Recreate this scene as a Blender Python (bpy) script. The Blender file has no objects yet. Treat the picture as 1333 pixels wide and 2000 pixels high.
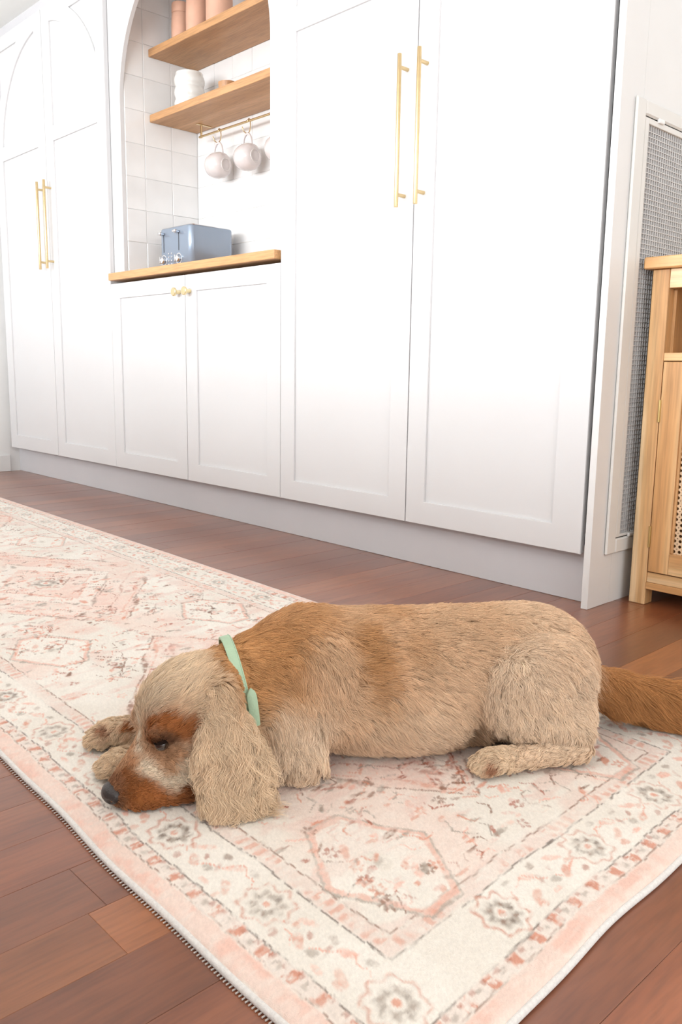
import bpy, bmesh, math, random
import numpy as np
from mathutils import Matrix, Vector, Quaternion

random.seed(7)
np.random.seed(7)
scene = bpy.context.scene
COL = scene.collection

# ------------------------------------------------------------------ camera
# metres; door fronts lie in the plane y = 0, floor z = 0, x runs along the cabinets
CAM = Vector((0.0, -1.833, 0.583))
RIGHT = Vector((0.68670197, 0.72679193, 0.01462499))
UP = Vector((-0.1325178, 0.10537594, 0.98556326))
FWD = Vector((-0.71475831, 0.6787263, -0.16867473))
FPX = 1629.69
cam_data = bpy.data.cameras.new('camera')
cam_data.sensor_fit = 'VERTICAL'
cam_data.sensor_height = 36.0
cam_data.lens = FPX / 2000.0 * 36.0
cam_data.clip_start = 0.02
cam = bpy.data.objects.new('camera', cam_data)
COL.objects.link(cam)
cam.matrix_world = Matrix(((RIGHT.x, UP.x, -FWD.x, CAM.x), (RIGHT.y, UP.y, -FWD.y, CAM.y),
                           (RIGHT.z, UP.z, -FWD.z, CAM.z), (0, 0, 0, 1)))
scene.camera = cam

# ------------------------------------------------------------------ light
world = bpy.data.worlds.new('world')
scene.world = world
world.use_nodes = True
bg = world.node_tree.nodes['Background']
bg.inputs['Color'].default_value = (0.80, 0.90, 1.0, 1)
bg.inputs['Strength'].default_value = .8


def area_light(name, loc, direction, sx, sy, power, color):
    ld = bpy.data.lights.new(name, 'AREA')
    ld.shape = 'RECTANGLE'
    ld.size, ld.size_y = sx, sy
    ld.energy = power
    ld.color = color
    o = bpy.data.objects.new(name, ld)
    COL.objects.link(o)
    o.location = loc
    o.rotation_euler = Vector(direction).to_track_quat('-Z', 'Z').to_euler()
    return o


# daylight entering by the long kitchen window opposite the cabinets; the right-hand lamp is added fill, unseen
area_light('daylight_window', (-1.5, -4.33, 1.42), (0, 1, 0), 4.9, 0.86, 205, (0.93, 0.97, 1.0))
area_light('added_fill_right', (2.33, -1.7, 1.08), (-1, 0, 0), 2.1, 1.9, 36, (1.0, 0.98, 0.95))

vs = scene.view_settings
vs.view_transform = 'Standard'
vs.look = 'None'
vs.exposure = 0.33
vs.gamma = 1.0
vs.use_curve_mapping = False


# ------------------------------------------------------------------ helpers
def tag(o, label=None, cat=None, group=None, kind=None):
    if label: o['label'] = label
    if cat: o['category'] = cat
    if group: o['group'] = group
    if kind: o['kind'] = kind
    return o


def empty(name, loc=(0, 0, 0), label=None, cat=None, group=None):
    o = bpy.data.objects.new(name, None)
    o.empty_display_size = 0.05
    COL.objects.link(o)
    o.location = loc
    return tag(o, label, cat, group)


def put(name, mesh, parent=None, world_loc=None):
    """link a mesh object; mesh coordinates are world coordinates unless world_loc is given"""
    o = bpy.data.objects.new(name, mesh)
    COL.objects.link(o)
    if world_loc is not None:
        o.location = world_loc
    if parent is not None:
        o.parent = parent
        base = Matrix.Identity(4)
        p = parent
        while p is not None:
            base = Matrix.Translation(p.location) @ p.rotation_euler.to_matrix().to_4x4() @ base if p.parent is None else base
            if p.parent is not None:
                base = p.matrix_parent_inverse @ base if False else base
            p = p.parent
        # all thing roots carry only a location / rotation, parts sit at identity under them
        root = parent
        while root.parent is not None:
            root = root.parent
        rm = Matrix.Translation(root.location) @ root.rotation_euler.to_matrix().to_4x4()
        if parent is root:
            o.matrix_parent_inverse = rm.inverted()
        else:
            o.matrix_parent_inverse = Matrix.Translation(-parent.location)
    return o


class G:
    """collects shapes for one mesh"""

    def __init__(self):
        self.bm = bmesh.new()

    def box(self, x0, x1, y0, y1, z0, z1, b=0.0, seg=1):
        r = bmesh.ops.create_cube(self.bm, size=1.0)
        vv = r['verts']
        for v in vv:
            v.co.x = x0 + (v.co.x + .5) * (x1 - x0)
            v.co.y = y0 + (v.co.y + .5) * (y1 - y0)
            v.co.z = z0 + (v.co.z + .5) * (z1 - z0)
        if b > 0:
            es = list({e for v in vv for e in v.link_edges})
            bmesh.ops.bevel(self.bm, geom=es, offset=b, segments=seg, affect='EDGES', profile=.5)
        return self

    def cyl(self, p0, p1, r0, r1=None, n=20, b=0.0):
        p0, p1 = Vector(p0), Vector(p1)
        r1 = r0 if r1 is None else r1
        d = p1 - p0
        M = Matrix.Translation((p0 + p1) / 2) @ d.to_track_quat('Z', 'X').to_matrix().to_4x4()
        r = bmesh.ops.create_cone(self.bm, cap_ends=True, segments=n, radius1=r0, radius2=r1, depth=d.length, matrix=M)
        if b > 0:
            vv = set(r['verts'])
            es = [e for e in {e for v in vv for e in v.link_edges} if any(len(f.verts) > 4 for f in e.link_faces)]
            bmesh.ops.bevel(self.bm, geom=es, offset=b, segments=2, affect='EDGES', profile=.5)
        return self

    def lathe(self, prof, M=None, n=32):
        """prof: list of (radius, height) turned about local Z"""
        M = M or Matrix.Identity(4)
        rings = []
        for (rr, h) in prof:
            if rr < 1e-6:
                rings.append([self.bm.verts.new(M @ Vector((0, 0, h)))])
            else:
                rings.append([self.bm.verts.new(M @ Vector((rr * math.cos(2 * math.pi * k / n), rr * math.sin(2 * math.pi * k / n), h))) for k in range(n)])
        for a, c in zip(rings[:-1], rings[1:]):
            for k in range(n):
                k2 = (k + 1) % n
                if len(a) == 1 and len(c) == 1: continue
                if len(a) == 1: self.bm.faces.new((a[0], c[k], c[k2]))
                elif len(c) == 1: self.bm.faces.new((a[k], c[0], a[k2]))
                else: self.bm.faces.new((a[k], c[k], c[k2], a[k2]))
        return self

    def tube(self, pts, r, n=10, cap=True):
        pts = [Vector(p) for p in pts]
        rs = r if isinstance(r, (list, tuple)) else [r] * len(pts)
        t0 = (pts[1] - pts[0]).normalized()
        up = Vector((0, 0, 1)) if abs(t0.z) < .9 else Vector((1, 0, 0))
        nrm = (up - t0 * up.dot(t0)).normalized()
        rings = []
        for i, p in enumerate(pts):
            t = (pts[min(i + 1, len(pts) - 1)] - pts[max(i - 1, 0)]).normalized()
            nrm = (nrm - t * nrm.dot(t)).normalized()
            bn = t.cross(nrm)
            rings.append([self.bm.verts.new(p + (nrm * math.cos(2 * math.pi * k / n) + bn * math.sin(2 * math.pi * k / n)) * rs[i]) for k in range(n)])
        for a, c in zip(rings[:-1], rings[1:]):
            for k in range(n):
                self.bm.faces.new((a[k], a[(k + 1) % n], c[(k + 1) % n], c[k]))
        if cap:
            self.bm.faces.new(rings[0][::-1]); self.bm.faces.new(rings[-1])
        return self

    def mesh(self, name, mat, smooth=False, angle=None):
        bmesh.ops.recalc_face_normals(self.bm, faces=self.bm.faces)
        me = bpy.data.meshes.new(name)
        self.bm.to_mesh(me)
        self.bm.free()
        if mat is not None: me.materials.append(mat)
        if smooth:
            for p in me.polygons: p.use_smooth = True
            if angle: me.set_sharp_from_angle(angle=math.radians(angle))
        return me

    def build(self, name, mat, parent=None, smooth=False, angle=40):
        return put(name, self.mesh(name, mat, smooth, angle if smooth else None), parent)


def struct(name, g, mat, **k):
    return tag(g.build(name, mat, **k), kind='structure')


def plate_mesh(name, loops, y0, y1, mat, bevel=0.0012):
    """flat plate in the x-z plane with holes; loops = [outer, hole, ...] of (x, z)"""
    cu = bpy.data.curves.new('tmp_plate', 'CURVE')
    cu.dimensions = '2D'
    cu.fill_mode = 'BOTH'
    cu.extrude = max((y1 - y0) / 2 - bevel, 1e-5)
    cu.bevel_depth = bevel
    cu.bevel_resolution = 1
    cu.offset = -bevel
    for lp in loops:
        s = cu.splines.new('POLY')
        s.points.add(len(lp) - 1)
        for p, (x, z) in zip(s.points, lp): p.co = (x, z, 0, 1)
        s.use_cyclic_u = True
    ob = bpy.data.objects.new('tmp_plate', cu)
    COL.objects.link(ob)
    me = bpy.data.meshes.new_from_object(ob.evaluated_get(bpy.context.evaluated_depsgraph_get()))
    bpy.data.objects.remove(ob)
    bpy.data.curves.remove(cu)
    ym = (y0 + y1) / 2
    n = len(me.vertices)
    co = np.empty(n * 3); me.vertices.foreach_get('co', co)
    co = co.reshape(-1, 3)
    out = np.stack([co[:, 0], ym + co[:, 2], co[:, 1]], 1)
    me.vertices.foreach_set('co', out.ravel())
    me.flip_normals()
    me.name = name
    me.materials.clear(); me.materials.append(mat)
    for p in me.polygons: p.use_smooth = False
    me.update()
    return me


def rect(x0, x1, z0, z1):
    return [(x0, z0), (x1, z0), (x1, z1), (x0, z1)]


# ------------------------------------------------------------------ materials
def nodes_of(m):
    m.use_nodes = True
    nt = m.node_tree
    return nt, nt.nodes, nt.links, nt.nodes['Principled BSDF']


def mat_plain(name, col, rough=.5, metal=0.0, var=0.04, scale=8.0, bump=0.0, bscale=200.0, coat=0.0, spec=None):
    """one colour with a faint procedural mottling and fine relief"""
    m = bpy.data.materials.new(name)
    nt, N, L, b = nodes_of(m)
    tc = N.new('ShaderNodeTexCoord')
    no = N.new('ShaderNodeTexNoise'); no.inputs['Scale'].default_value = scale; no.inputs['Detail'].default_value = 3
    L.new(tc.outputs['Object'], no.inputs['Vector'])
    rp = N.new('ShaderNodeValToRGB')
    rp.color_ramp.elements[0].position = .3; rp.color_ramp.elements[1].position = .7
    rp.color_ramp.elements[0].color = tuple(c * (1 - var) for c in col) + (1,)
    rp.color_ramp.elements[1].color = tuple(min(1, c * (1 + var)) for c in col) + (1,)
    L.new(no.outputs['Fac'], rp.inputs['Fac'])
    L.new(rp.outputs['Color'], b.inputs['Base Color'])
    b.inputs['Roughness'].default_value = rough
    b.inputs['Metallic'].default_value = metal
    if coat: b.inputs['Coat Weight'].default_value = coat
    if spec is not None: b.inputs['Specular IOR Level'].default_value = spec
    if bump:
        n2 = N.new('ShaderNodeTexNoise'); n2.inputs['Scale'].default_value = bscale; n2.inputs['Detail'].default_value = 2
        L.new(tc.outputs['Object'], n2.inputs['Vector'])
        bp = N.new('ShaderNodeBump'); bp.inputs['Strength'].default_value = bump; bp.inputs['Distance'].default_value = .002
        L.new(n2.outputs['Fac'], bp.inputs['Height'])
        L.new(bp.outputs['Normal'], b.inputs['Normal'])
    return m


def mat_wood(name, stops, axis='X', rough=.4, stretch=14.0, scale=5.0, fine=60.0, use_objcol=False, bump=.15, coat=0.0, rnd=0.0):
    """wood: noise stretched along the grain axis, darker pores, optional tint by object colour"""
    m = bpy.data.materials.new(name)
    nt, N, L, b = nodes_of(m)
    tc = N.new('ShaderNodeTexCoord')
    oi = N.new('ShaderNodeObjectInfo')
    vm = N.new('ShaderNodeVectorMath'); vm.operation = 'MULTIPLY_ADD'
    rv = N.new('ShaderNodeCombineXYZ')
    L.new(oi.outputs['Random'], rv.inputs['X']); L.new(oi.outputs['Random'], rv.inputs['Y']); L.new(oi.outputs['Random'], rv.inputs['Z'])
    vm.inputs[1].default_value = (37.0, 23.0, 51.0)
    L.new(rv.outputs['Vector'], vm.inputs[0]); L.new(tc.outputs['Object'], vm.inputs[2])
    mp = N.new('ShaderNodeMapping')
    s = {'X': (1 / stretch, 1, 1), 'Y': (1, 1 / stretch, 1), 'Z': (1, 1, 1 / stretch)}[axis]
    mp.inputs['Scale'].default_value = s
    L.new(vm.outputs['Vector'], mp.inputs['Vector'])
    n1 = N.new('ShaderNodeTexNoise'); n1.inputs['Scale'].default_value = scale * 4; n1.inputs['Detail'].default_value = 4
    n1.inputs['Distortion'].default_value = .6
    n2 = N.new('ShaderNodeTexNoise'); n2.inputs['Scale'].default_value = fine * 4; n2.inputs['Detail'].default_value = 3
    L.new(mp.outputs['Vector'], n1.inputs['Vector']); L.new(mp.outputs['Vector'], n2.inputs['Vector'])
    rp = N.new('ShaderNodeValToRGB')
    cr = rp.color_ramp
    while len(cr.elements) < len(stops): cr.elements.new(.5)
    for e, (p, c) in zip(cr.elements, stops): e.position = p; e.color = tuple(c) + (1,)
    L.new(n1.outputs['Fac'], rp.inputs['Fac'])
    mx = N.new('ShaderNodeMix'); mx.data_type = 'RGBA'; mx.blend_type = 'MULTIPLY'
    mr = N.new('ShaderNodeMapRange'); mr.inputs['From Min'].default_value = .3; mr.inputs['From Max'].default_value = .6
    mr.inputs['To Min'].default_value = .78; mr.inputs['To Max'].default_value = 1.05
    L.new(n2.outputs['Fac'], mr.inputs['Value'])
    mx.inputs['Factor'].default_value = 1
    L.new(rp.outputs['Color'], mx.inputs['A']); L.new(mr.outputs['Result'], mx.inputs['B'])
    out = mx.outputs['Result']
    if use_objcol:
        m2 = N.new('ShaderNodeMix'); m2.data_type = 'RGBA'; m2.blend_type = 'MULTIPLY'; m2.inputs['Factor'].default_value = 1
        L.new(out, m2.inputs['A']); L.new(oi.outputs['Color'], m2.inputs['B'])
        out = m2.outputs['Result']
    L.new(out, b.inputs['Base Color'])
    b.inputs['Roughness'].default_value = rough
    if coat:
        b.inputs['Coat Weight'].default_value = coat; b.inputs['Coat Roughness'].default_value = .30
    bp = N.new('ShaderNodeBump'); bp.inputs['Strength'].default_value = bump; bp.inputs['Distance'].default_value = .001
    L.new(n2.outputs['Fac'], bp.inputs['Height']); L.new(bp.outputs['Normal'], b.inputs['Normal'])
    return m


M_WALL = mat_plain('wall_paint', (.80, .80, .79), .7, var=.015, bump=.05, bscale=300)
M_CEIL = mat_plain('ceiling_paint', (.90, .92, .90), .8, var=.01)
M_WHITE = mat_plain('cabinet_paint', (.71, .705, .71), .38, var=.012, scale=3, bump=.03, bscale=160)
M_KICK = mat_plain('kickboard_paint', (.66, .655, .675), .42, var=.012, bump=.03)
M_CARC = mat_plain('carcass_board', (.62, .62, .62), .6)
M_BRASS = mat_plain('brushed_brass', (.70, .545, .31), .32, 1.0, var=.05, scale=60)
M_BRASS2 = mat_plain('pale_brass', (.83, .70, .42), .3, 1.0, var=.05, scale=60)
M_TILE = mat_plain('glazed_tile', (.84, .835, .83), .12, var=.05, scale=5, bump=.25, bscale=14, coat=.3)
M_GROUT = mat_plain('grout', (.80, .79, .78), .8)
M_OAK = mat_wood('oak_shelf', [(.25, (.46, .235, .095)), (.5, (.56, .30, .135)), (.75, (.66, .38, .19))], 'X', .45, 16, 4, 50)
M_BENCH = mat_wood('oak_worktop', [(.25, (.62, .33, .14)), (.5, (.70, .39, .18)), (.75, (.78, .46, .23))], 'X', .4, 16, 4, 50)
M_FLOOR = mat_wood('jarrah_boards', [(.22, (.175, .052, .021)), (.5, (.250, .080, .032)), (.78, (.330, .112, .045))], 'Y', .32, 11, 3.2, 42, True, .08, coat=.7)
M_FLOORB = mat_plain('floor_base', (.035, .014, .009), .8)

# ------------------------------------------------------------------ the room
XL, XR, YF, YB, ZC = -4.60, 2.30, -4.30, 0.62, 2.236
struct('ceiling', G().box(XL - .1, XR + .1, YF - .1, YB + .1, ZC, ZC + .1), M_CEIL)
struct('wall_left', G().box(XL - .1, XL, YF - .1, YB + .1, -.05, ZC), M_WALL)
struct('wall_back', G().box(XL, XR, YB, YB + .1, -.05, ZC), M_WALL)
# wall behind the photographer with a long window over the kitchen bench
g = G()
WX0, WX1, WZ0, WZ1 = -3.95, 0.95, .99, 1.85
g.box(XL, WX0, YF - .1, YF, -.05, ZC).box(WX1, XR, YF - .1, YF, -.05, ZC)
g.box(WX0, WX1, YF - .1, YF, -.05, WZ0).box(WX0, WX1, YF - .1, YF, WZ1, ZC)
struct('wall_front', g, M_WALL)
win = struct('window_1', G().box(WX0, WX1, YF - .06, YF + .02, WZ0 - .03, WZ0, .004).box(WX0, WX1, YF - .06, YF + .01, WZ1 - .04, WZ1, .004)
             .box(WX0, WX0 + .04, YF - .06, YF + .01, WZ0, WZ1 - .04, .004).box(WX1 - .04, WX1, YF - .06, YF + .01, WZ0, WZ1 - .04, .004), M_WHITE)
# right wall with an added, unseen door opening for the fill lamp
g = G()
DY0, DY1, DZ1 = -2.75, -.65, 2.04
g.box(XR, XR + .1, YF, DY0, -.05, ZC).box(XR, XR + .1, DY1, YB, -.05, ZC).box(XR, XR + .1, DY0, DY1, DZ1, ZC)
struct('wall_right', g, M_WALL)
g = G()
for yy in (DY0, (DY0 + DY1) / 2 - .04, DY1 - .08):
    g.box(XR - .01, XR + .06, yy, yy + .08, 0, DZ1, .004)
g.box(XR - .01, XR + .06, DY0 + .08, DY1 - .08, 0, .1, .004).box(XR - .01, XR + .06, DY0 + .08, DY1 - .08, DZ1 - .08, DZ1, .004)
struct('added_door_1', g, M_WHITE)
# unseen island block added behind the camera, its low bulk keeps window light off the lower doors
blocker = empty('added_light_blocker', (-1.2, -2.57, 0), 'unseen island-shaped block added to shade the lower doors', 'light blocker')
G().box(-3.45, 1.05, -2.9, -2.25, .0, .91, .003).build('body', M_WHITE, blocker)
G().box(-3.50, 1.10, -2.95, -2.2, .91, .945, .004).build('worktop', M_BENCH, blocker)

# floor: a base with jarrah boards laid along y, each its own piece
floor = struct('floor', G().box(XL - .1, XR + .1, YF - .1, YB + .1, -.06, -.012), M_FLOORB)
seams = [-.774]
x = -.774
for w in [.085] + [.0925] * 4 + [.09] * 29:
    x += w; seams.append(x)
x = -.774
left = []
for i in range(44):
    x -= .0905
    left.append(x)
seams = left[::-1] + seams
rng = random.Random(21)
tones = [(.85, .80, .80), (.97, .97, .97), (1.08, 1.08, 1.05), (.90, .88, .90), (1.18, 1.22, 1.18), (1.0, .96, .92), (.82, .80, .82)]
for a, c in zip(seams[:-1], seams[1:]):
    cuts = [YF]
    if abs(a + .774) < 1e-6:
        cuts += [-2.9, -1.466, .35]
    else:
        y = YF + rng.uniform(.3, 1.9)
        while y < YB - .3:
            cuts.append(y); y += rng.uniform(1.3, 2.6)
    cuts.append(YB)
    if c < XL or a > XR: continue
    for y0, y1 in zip(cuts[:-1], cuts[1:]):
        x0, x1 = max(a, XL), min(c, XR)
        dz = rng.uniform(-.0004, 0)
        o = G().box(x0 + .00015, x1 - .00015, y0 + .00015, y1 - .00015, -.012, dz, .0004).build('plank', M_FLOOR, floor)
        t = list(rng.choice(tones))
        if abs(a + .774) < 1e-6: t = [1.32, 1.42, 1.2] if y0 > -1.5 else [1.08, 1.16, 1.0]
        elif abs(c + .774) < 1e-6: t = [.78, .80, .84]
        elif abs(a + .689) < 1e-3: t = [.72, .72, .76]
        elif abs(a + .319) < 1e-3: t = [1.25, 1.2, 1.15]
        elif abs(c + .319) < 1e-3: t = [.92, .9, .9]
        o.color = (*t, 1)

# cornice strip above the doors, kickboard below them
struct('trim_1', G().box(XL, -1.034, .012, .06, 2.192, ZC, .001), M_KICK)
struct('baseboard_cabinets', G().box(XL, -1.05, .055, .075, 0, .150, .001), M_KICK)
struct('baseboard_left', G().box(XL, XL + .012, YF, -.001, 0, .09, .002), M_WALL)

# end wall of the cabinet run: opening for the air grille in its side
g = G()
EX0, EX1 = -1.052, -1.034
GY0, GY1, GZ0, GZ1 = .105, .545, .165, 1.182
g.box(EX0, EX1, 0, GY0, 0, ZC, .0008).box(EX0, EX1, GY1, YB, 0, ZC, .0008)
g.box(EX0, EX1, GY0, GY1, 0, GZ0).box(EX0, EX1, GY0, GY1, GZ1, ZC)
struct('wall_end', g, mat_plain('end_panel_paint', (.77, .765, .755), .42, var=.012, bump=.03))

# ------------------------------------------------------------------ cabinets
DZ0, DZT = .137, 2.187


def handle_mesh(name, z0, z1):
    g = G()
    g.cyl((0, -.034, z0), (0, -.034, z1), .0062, n=16, b=.001)
    for zz in (z0 + .034, z1 - .034):
        g.cyl((0, -.031, zz), (0, .001, zz), .0052, n=14)
    return g.mesh(name, M_BRASS, True, 40)


def knob_mesh():
    prof = [(0, .032), (.0145, .032), (.0162, .0305), (.0162, .024), (.0145, .022), (.009, .021), (.0075, .012), (.0075, 0)]
    return G().lathe(prof, Matrix.Rotation(math.pi / 2, 4, 'X'), 28).mesh('knob', M_BRASS2, True, 40)


def make_door(cab, x0, x1, z0, z1, holes, knob=None):
    """shaker door: raised frame with the given openings, recessed panel behind"""
    d = put('door', plate_mesh('door', [rect(x0, x1, z0, z1)] + holes, 0.0, .008, M_WHITE), cab)
    put('panel', G().box(x0 + .0015, x1 - .0015, .0075, .020, z0 + .0015, z1 - .0015).mesh('panel', M_WHITE), d)
    if knob:
        mesh, kx, kz = knob
        h = put('handle', mesh, d)
        h.location = (kx, 0, kz)
    return d


def arc(cx, cz, r, a0, a1, n=18):
    return [(cx + r * math.cos(a0 + (a1 - a0) * k / n), cz + r * math.sin(a0 + (a1 - a0) * k / n)) for k in range(n + 1)]


def arch_holes(cx, side, xo, xi, zc, r, rib, zb, zt):
    """upper door openings: quarter arch and the corner above it. side -1 left door, +1 right door"""
    s = side
    a_in = math.acos((xi - cx) / r * s)
    a_b = math.asin((zb - zc) / r)
    q = [(xi, zb)]
    pts = arc(0, zc, r, a_b, a_in)
    q += [(cx + s * px_, pz_) for px_, pz_ in pts]
    r2 = r + rib
    ao = math.acos(abs(xo - cx) / r2)
    at = math.asin((zt - zc) / r2)
    sp = [(cx + s * px_, pz_) for px_, pz_ in arc(0, zc, r2, ao, at, 14)] + [(xo, zt)]
    return [q, sp]


H_TALL = handle_mesh('handle', 1.035, 1.437)
# left tall cabinet
cabL = empty('tall_cabinet', (-3.985, .3, 0), 'tall white two-door larder cabinet in the corner beside the arched niche', 'cabinet', 'tall cabinets')
G().box(XL + .003, -3.404, .0215, .60, .151, 2.190).build('body', M_CARC, cabL)
cx = -3.986
for s, x0, x1 in ((-1, -4.566, -3.988), (1, -3.984, -3.404)):
    xo = x0 + .076 if s < 0 else x1 - .073
    xi = cx + s * .081
    holes = [rect(min(xo, xi), max(xo, xi), .207, 1.606)] + arch_holes(cx, s, xo, xi, 1.627, .497, .071, 1.673, 2.121)
    make_door(cabL, x0, x1, DZ0, DZT, holes, (H_TALL, cx + s * .038, 0))
# right tall cabinet
cabR = empty('tall_cabinet', (-1.652, .3, 0), 'wide white two-door tall cabinet standing behind the dog next to the air grille', 'cabinet', 'tall cabinets')
G().box(-2.241, -1.16, .0215, .60, .151, 2.190).build('body', M_CARC, cabR)
cx = -1.652
for s, x0, x1 in ((-1, -2.240, -1.654), (1, -1.650, -1.0635)):
    xo = x0 + .071 if s < 0 else x1 - .085
    xi = cx + s * .072
    holes = [rect(min(xo, xi), max(xo, xi), .204, 1.626)] + arch_holes(cx, s, xo, xi, 1.65, .510 if s > 0 else .520, .071, 1.697, 2.121)
    make_door(cabR, x0, x1, DZ0, DZT, holes, (H_TALL, cx + s * .036, 0))
# base cabinet under the niche
cabB = empty('base_cabinet', (-2.822, .3, 0), 'low white two-door base cabinet with round brass knobs under the wooden worktop', 'cabinet')
G().box(-3.402, -2.243, .0215, .60, .151, .932).build('body', M_CARC, cabB)
KN = knob_mesh()
for s, x0, x1 in ((-1, -3.402, -2.824), (1, -2.820, -2.2425)):
    hx0, hx1 = x0 + .074, x1 - .074
    d = make_door(cabB, x0, x1, DZ0, .931, [rect(hx0, hx1, .206, .869)])
    k = put('knob', KN, d)
    k.location = (-2.822 + s * .036, 0, .868)
# worktop
tag(G().box(-3.385, -2.253, -.020, .60, .9435, .9735, .0015).build('worktop', M_BENCH), 'honey oak worktop slab under the arched niche holding the toaster', 'worktop')

# ------------------------------------------------------------------ arched niche
AX, AZ, AR = -2.822, 1.662, .497
NX0, NX1, NY = AX - .495, AX + .495, .40
niche = empty('arched_niche', (AX, .2, .9735), 'white arched niche lined with pale glazed square tiles above the worktop', 'niche')
outer = rect(-3.402, -2.2425, .9745, 2.190)
hole = [(AX - AR, .970), (AX + AR, .970)] + arc(AX, AZ, AR, 0, math.pi, 40)
# opening reaches the worktop, so the face is one outline
face = [(-3.402, .9745), (AX - AR, .9745)] + arc(AX, AZ, AR, math.pi, 0, 44) + [(AX + AR, .9745), (-2.2425, .9745), (-2.2425, 2.190), (-3.402, 2.190)]
put('face_panel', plate_mesh('face_panel', [face], .0215, .0395, M_WHITE, .001), niche)
G().box(NX0 - .03, NX0 - .0022, .04, NY + .03, .9745, 2.190).box(NX1 + .0022, NX1 + .03, .04, NY + .03, .9745, 2.190)\
    .box(NX0 - .0022, NX1 + .0022, NY + .0022, NY + .03, .9745, 2.190).box(NX0 - .0022, NX1 + .0022, .04, NY + .0022, 2.170, 2.190).build('backing', M_GROUT, niche)
TS, TG = .1335, .0014
r2 = random.Random(5)


def tile_mesh(w, h):
    g = G().box(-w / 2, w / 2, -h / 2, h / 2, 0, .008, .0014)
    return g.mesh('tile', M_TILE, False)


TM = [tile_mesh(TS - TG, TS - TG) for _ in range(1)][0]
tile_cache = {(round(TS, 4), round(TS, 4)): TM}


def place_tile(pos, nrm, w, h):
    key = (round(w, 4), round(h, 4))
    if key not in tile_cache: tile_cache[key] = tile_mesh(w - TG, h - TG)
    o = bpy.data.objects.new('tile', tile_cache[key])
    COL.objects.link(o)
    o.parent = niche
    n = Vector(nrm) + Vector((r2.uniform(-.009, .009), r2.uniform(-.009, .009), r2.uniform(-.009, .009)))
    zc_ = n.normalized()
    yc_ = (Vector((0, 0, 1)) - zc_ * zc_.z).normalized()
    xc_ = yc_.cross(zc_)
    M = Matrix((xc_, yc_, zc_)).transposed().to_4x4()
    M.translation = Vector(pos) - Vector(niche.location)
    o.matrix_basis = M


rows = []
z = .9745
while z < 2.165:
    h = min(TS, 2.168 - z)
    if h > .02: rows.append((z + h / 2, h))
    z += TS
# side walls, three columns measured from the back corner
for (zc_, h) in rows:
    y1 = NY
    while y1 > .045:
        w = min(TS, y1 - .041)
        if w > .012:
            place_tile((NX0 - .008 + r2.uniform(0, .0012), y1 - w / 2, zc_), (1, 0, 0), w, h)
            place_tile((NX1 + .008 - r2.uniform(0, .0012), y1 - w / 2, zc_), (-1, 0, 0), w, h)
        y1 -= TS
    x0 = NX0
    while x0 < NX1 - .02:
        w = min(TS, NX1 - x0)
        place_tile((x0 + w / 2, NY + .008 - r2.uniform(0, .0012), zc_), (0, -1, 0), w, h)
        x0 += TS

# ------------------------------------------------------------------ shelves and what stands on them
SH = [('lower oak floating shelf above the toaster carrying the white jar', 1.605), ('upper oak floating shelf near the arch top carrying terracotta canisters', 1.863)]
for lab, z0 in SH:
    tag(G().box(NX0 + .003, NX1 - .003, .158, NY - .003, z0, z0 + .030, .0015).build('floating_shelf', M_OAK), lab, 'shelf', 'oak niche shelves')

M_TERRA = mat_plain('terracotta', (.70, .41, .29), .62, var=.09, scale=14, bump=.08, bscale=90)
for x_, y_, rr, hh, lab in ((-3.215, .255, .036, .178, 'smallest terracotta canister on the upper shelf, farthest left'),
                            (-3.085, .25, .043, .215, 'middle terracotta canister on the upper shelf'),
                            (-2.930, .25, .050, .25, 'largest terracotta canister on the upper shelf, farthest right')):
    c = empty('canister', (x_, y_, 1.893), lab, 'canister', 'terracotta canisters on the upper shelf')
    b = rr
    put('pot', G().lathe([(0, 0), (b * 1.02, 0), (b * 1.06, .004), (b * 1.05, hh * .5), (b * .99, hh * .74), (b * .95, hh * .76), (0, hh * .76)],
                         Matrix.Translation((x_, y_, 1.893)), 40).mesh('pot', M_TERRA, True, 35), c)
    put('lid', G().lathe([(0, hh * .765), (b * .95, hh * .765), (b * 1.0, hh * .78), (b * .99, hh * .95), (b * .94, hh * .98), (0, hh)],
                         Matrix.Translation((x_, y_, 1.893)), 40).mesh('lid', M_TERRA, True, 35), c)
M_CER = mat_plain('white_glaze', (.80, .80, .77), .18, var=.02, coat=.4)
prof = [(0, 0), (.054, 0), (.058, .004)]
for k in range(3):
    z0 = .004 + k * .047
    for t in range(9):
        a = t / 8
        prof.append((.0595 + .0040 * math.sin(math.pi * a) ** .8, z0 + .006 + a * .036))
    prof.append((.0575, z0 + .046))
prof += [(.0565, .152), (.0545, .153), (.053, .150), (.050, .02), (0, .016)]
tag(put('jar', G().lathe(prof, Matrix.Translation((-3.165, .262, 1.635)), 48).mesh('jar', M_CER, True, 50)), 'white ribbed ceramic jar on the lower oak shelf', 'jar')
M_WCUP = mat_wood('turned_wood', [(.3, (.42, .20, .09)), (.7, (.60, .33, .16))], 'Z', .4, 6, 5, 30)
tag(put('bowl', G().lathe([(0, 0), (.026, 0), (.034, .012), (.037, .050), (.0375, .058), (.035, .058), (.032, .014), (0, .010)],
                          Matrix.Translation((-2.895, .262, 1.635)), 36).mesh('bowl', M_WCUP, True, 40)), 'small brown wooden cup peeking over the edge of the lower shelf', 'cup')

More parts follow.
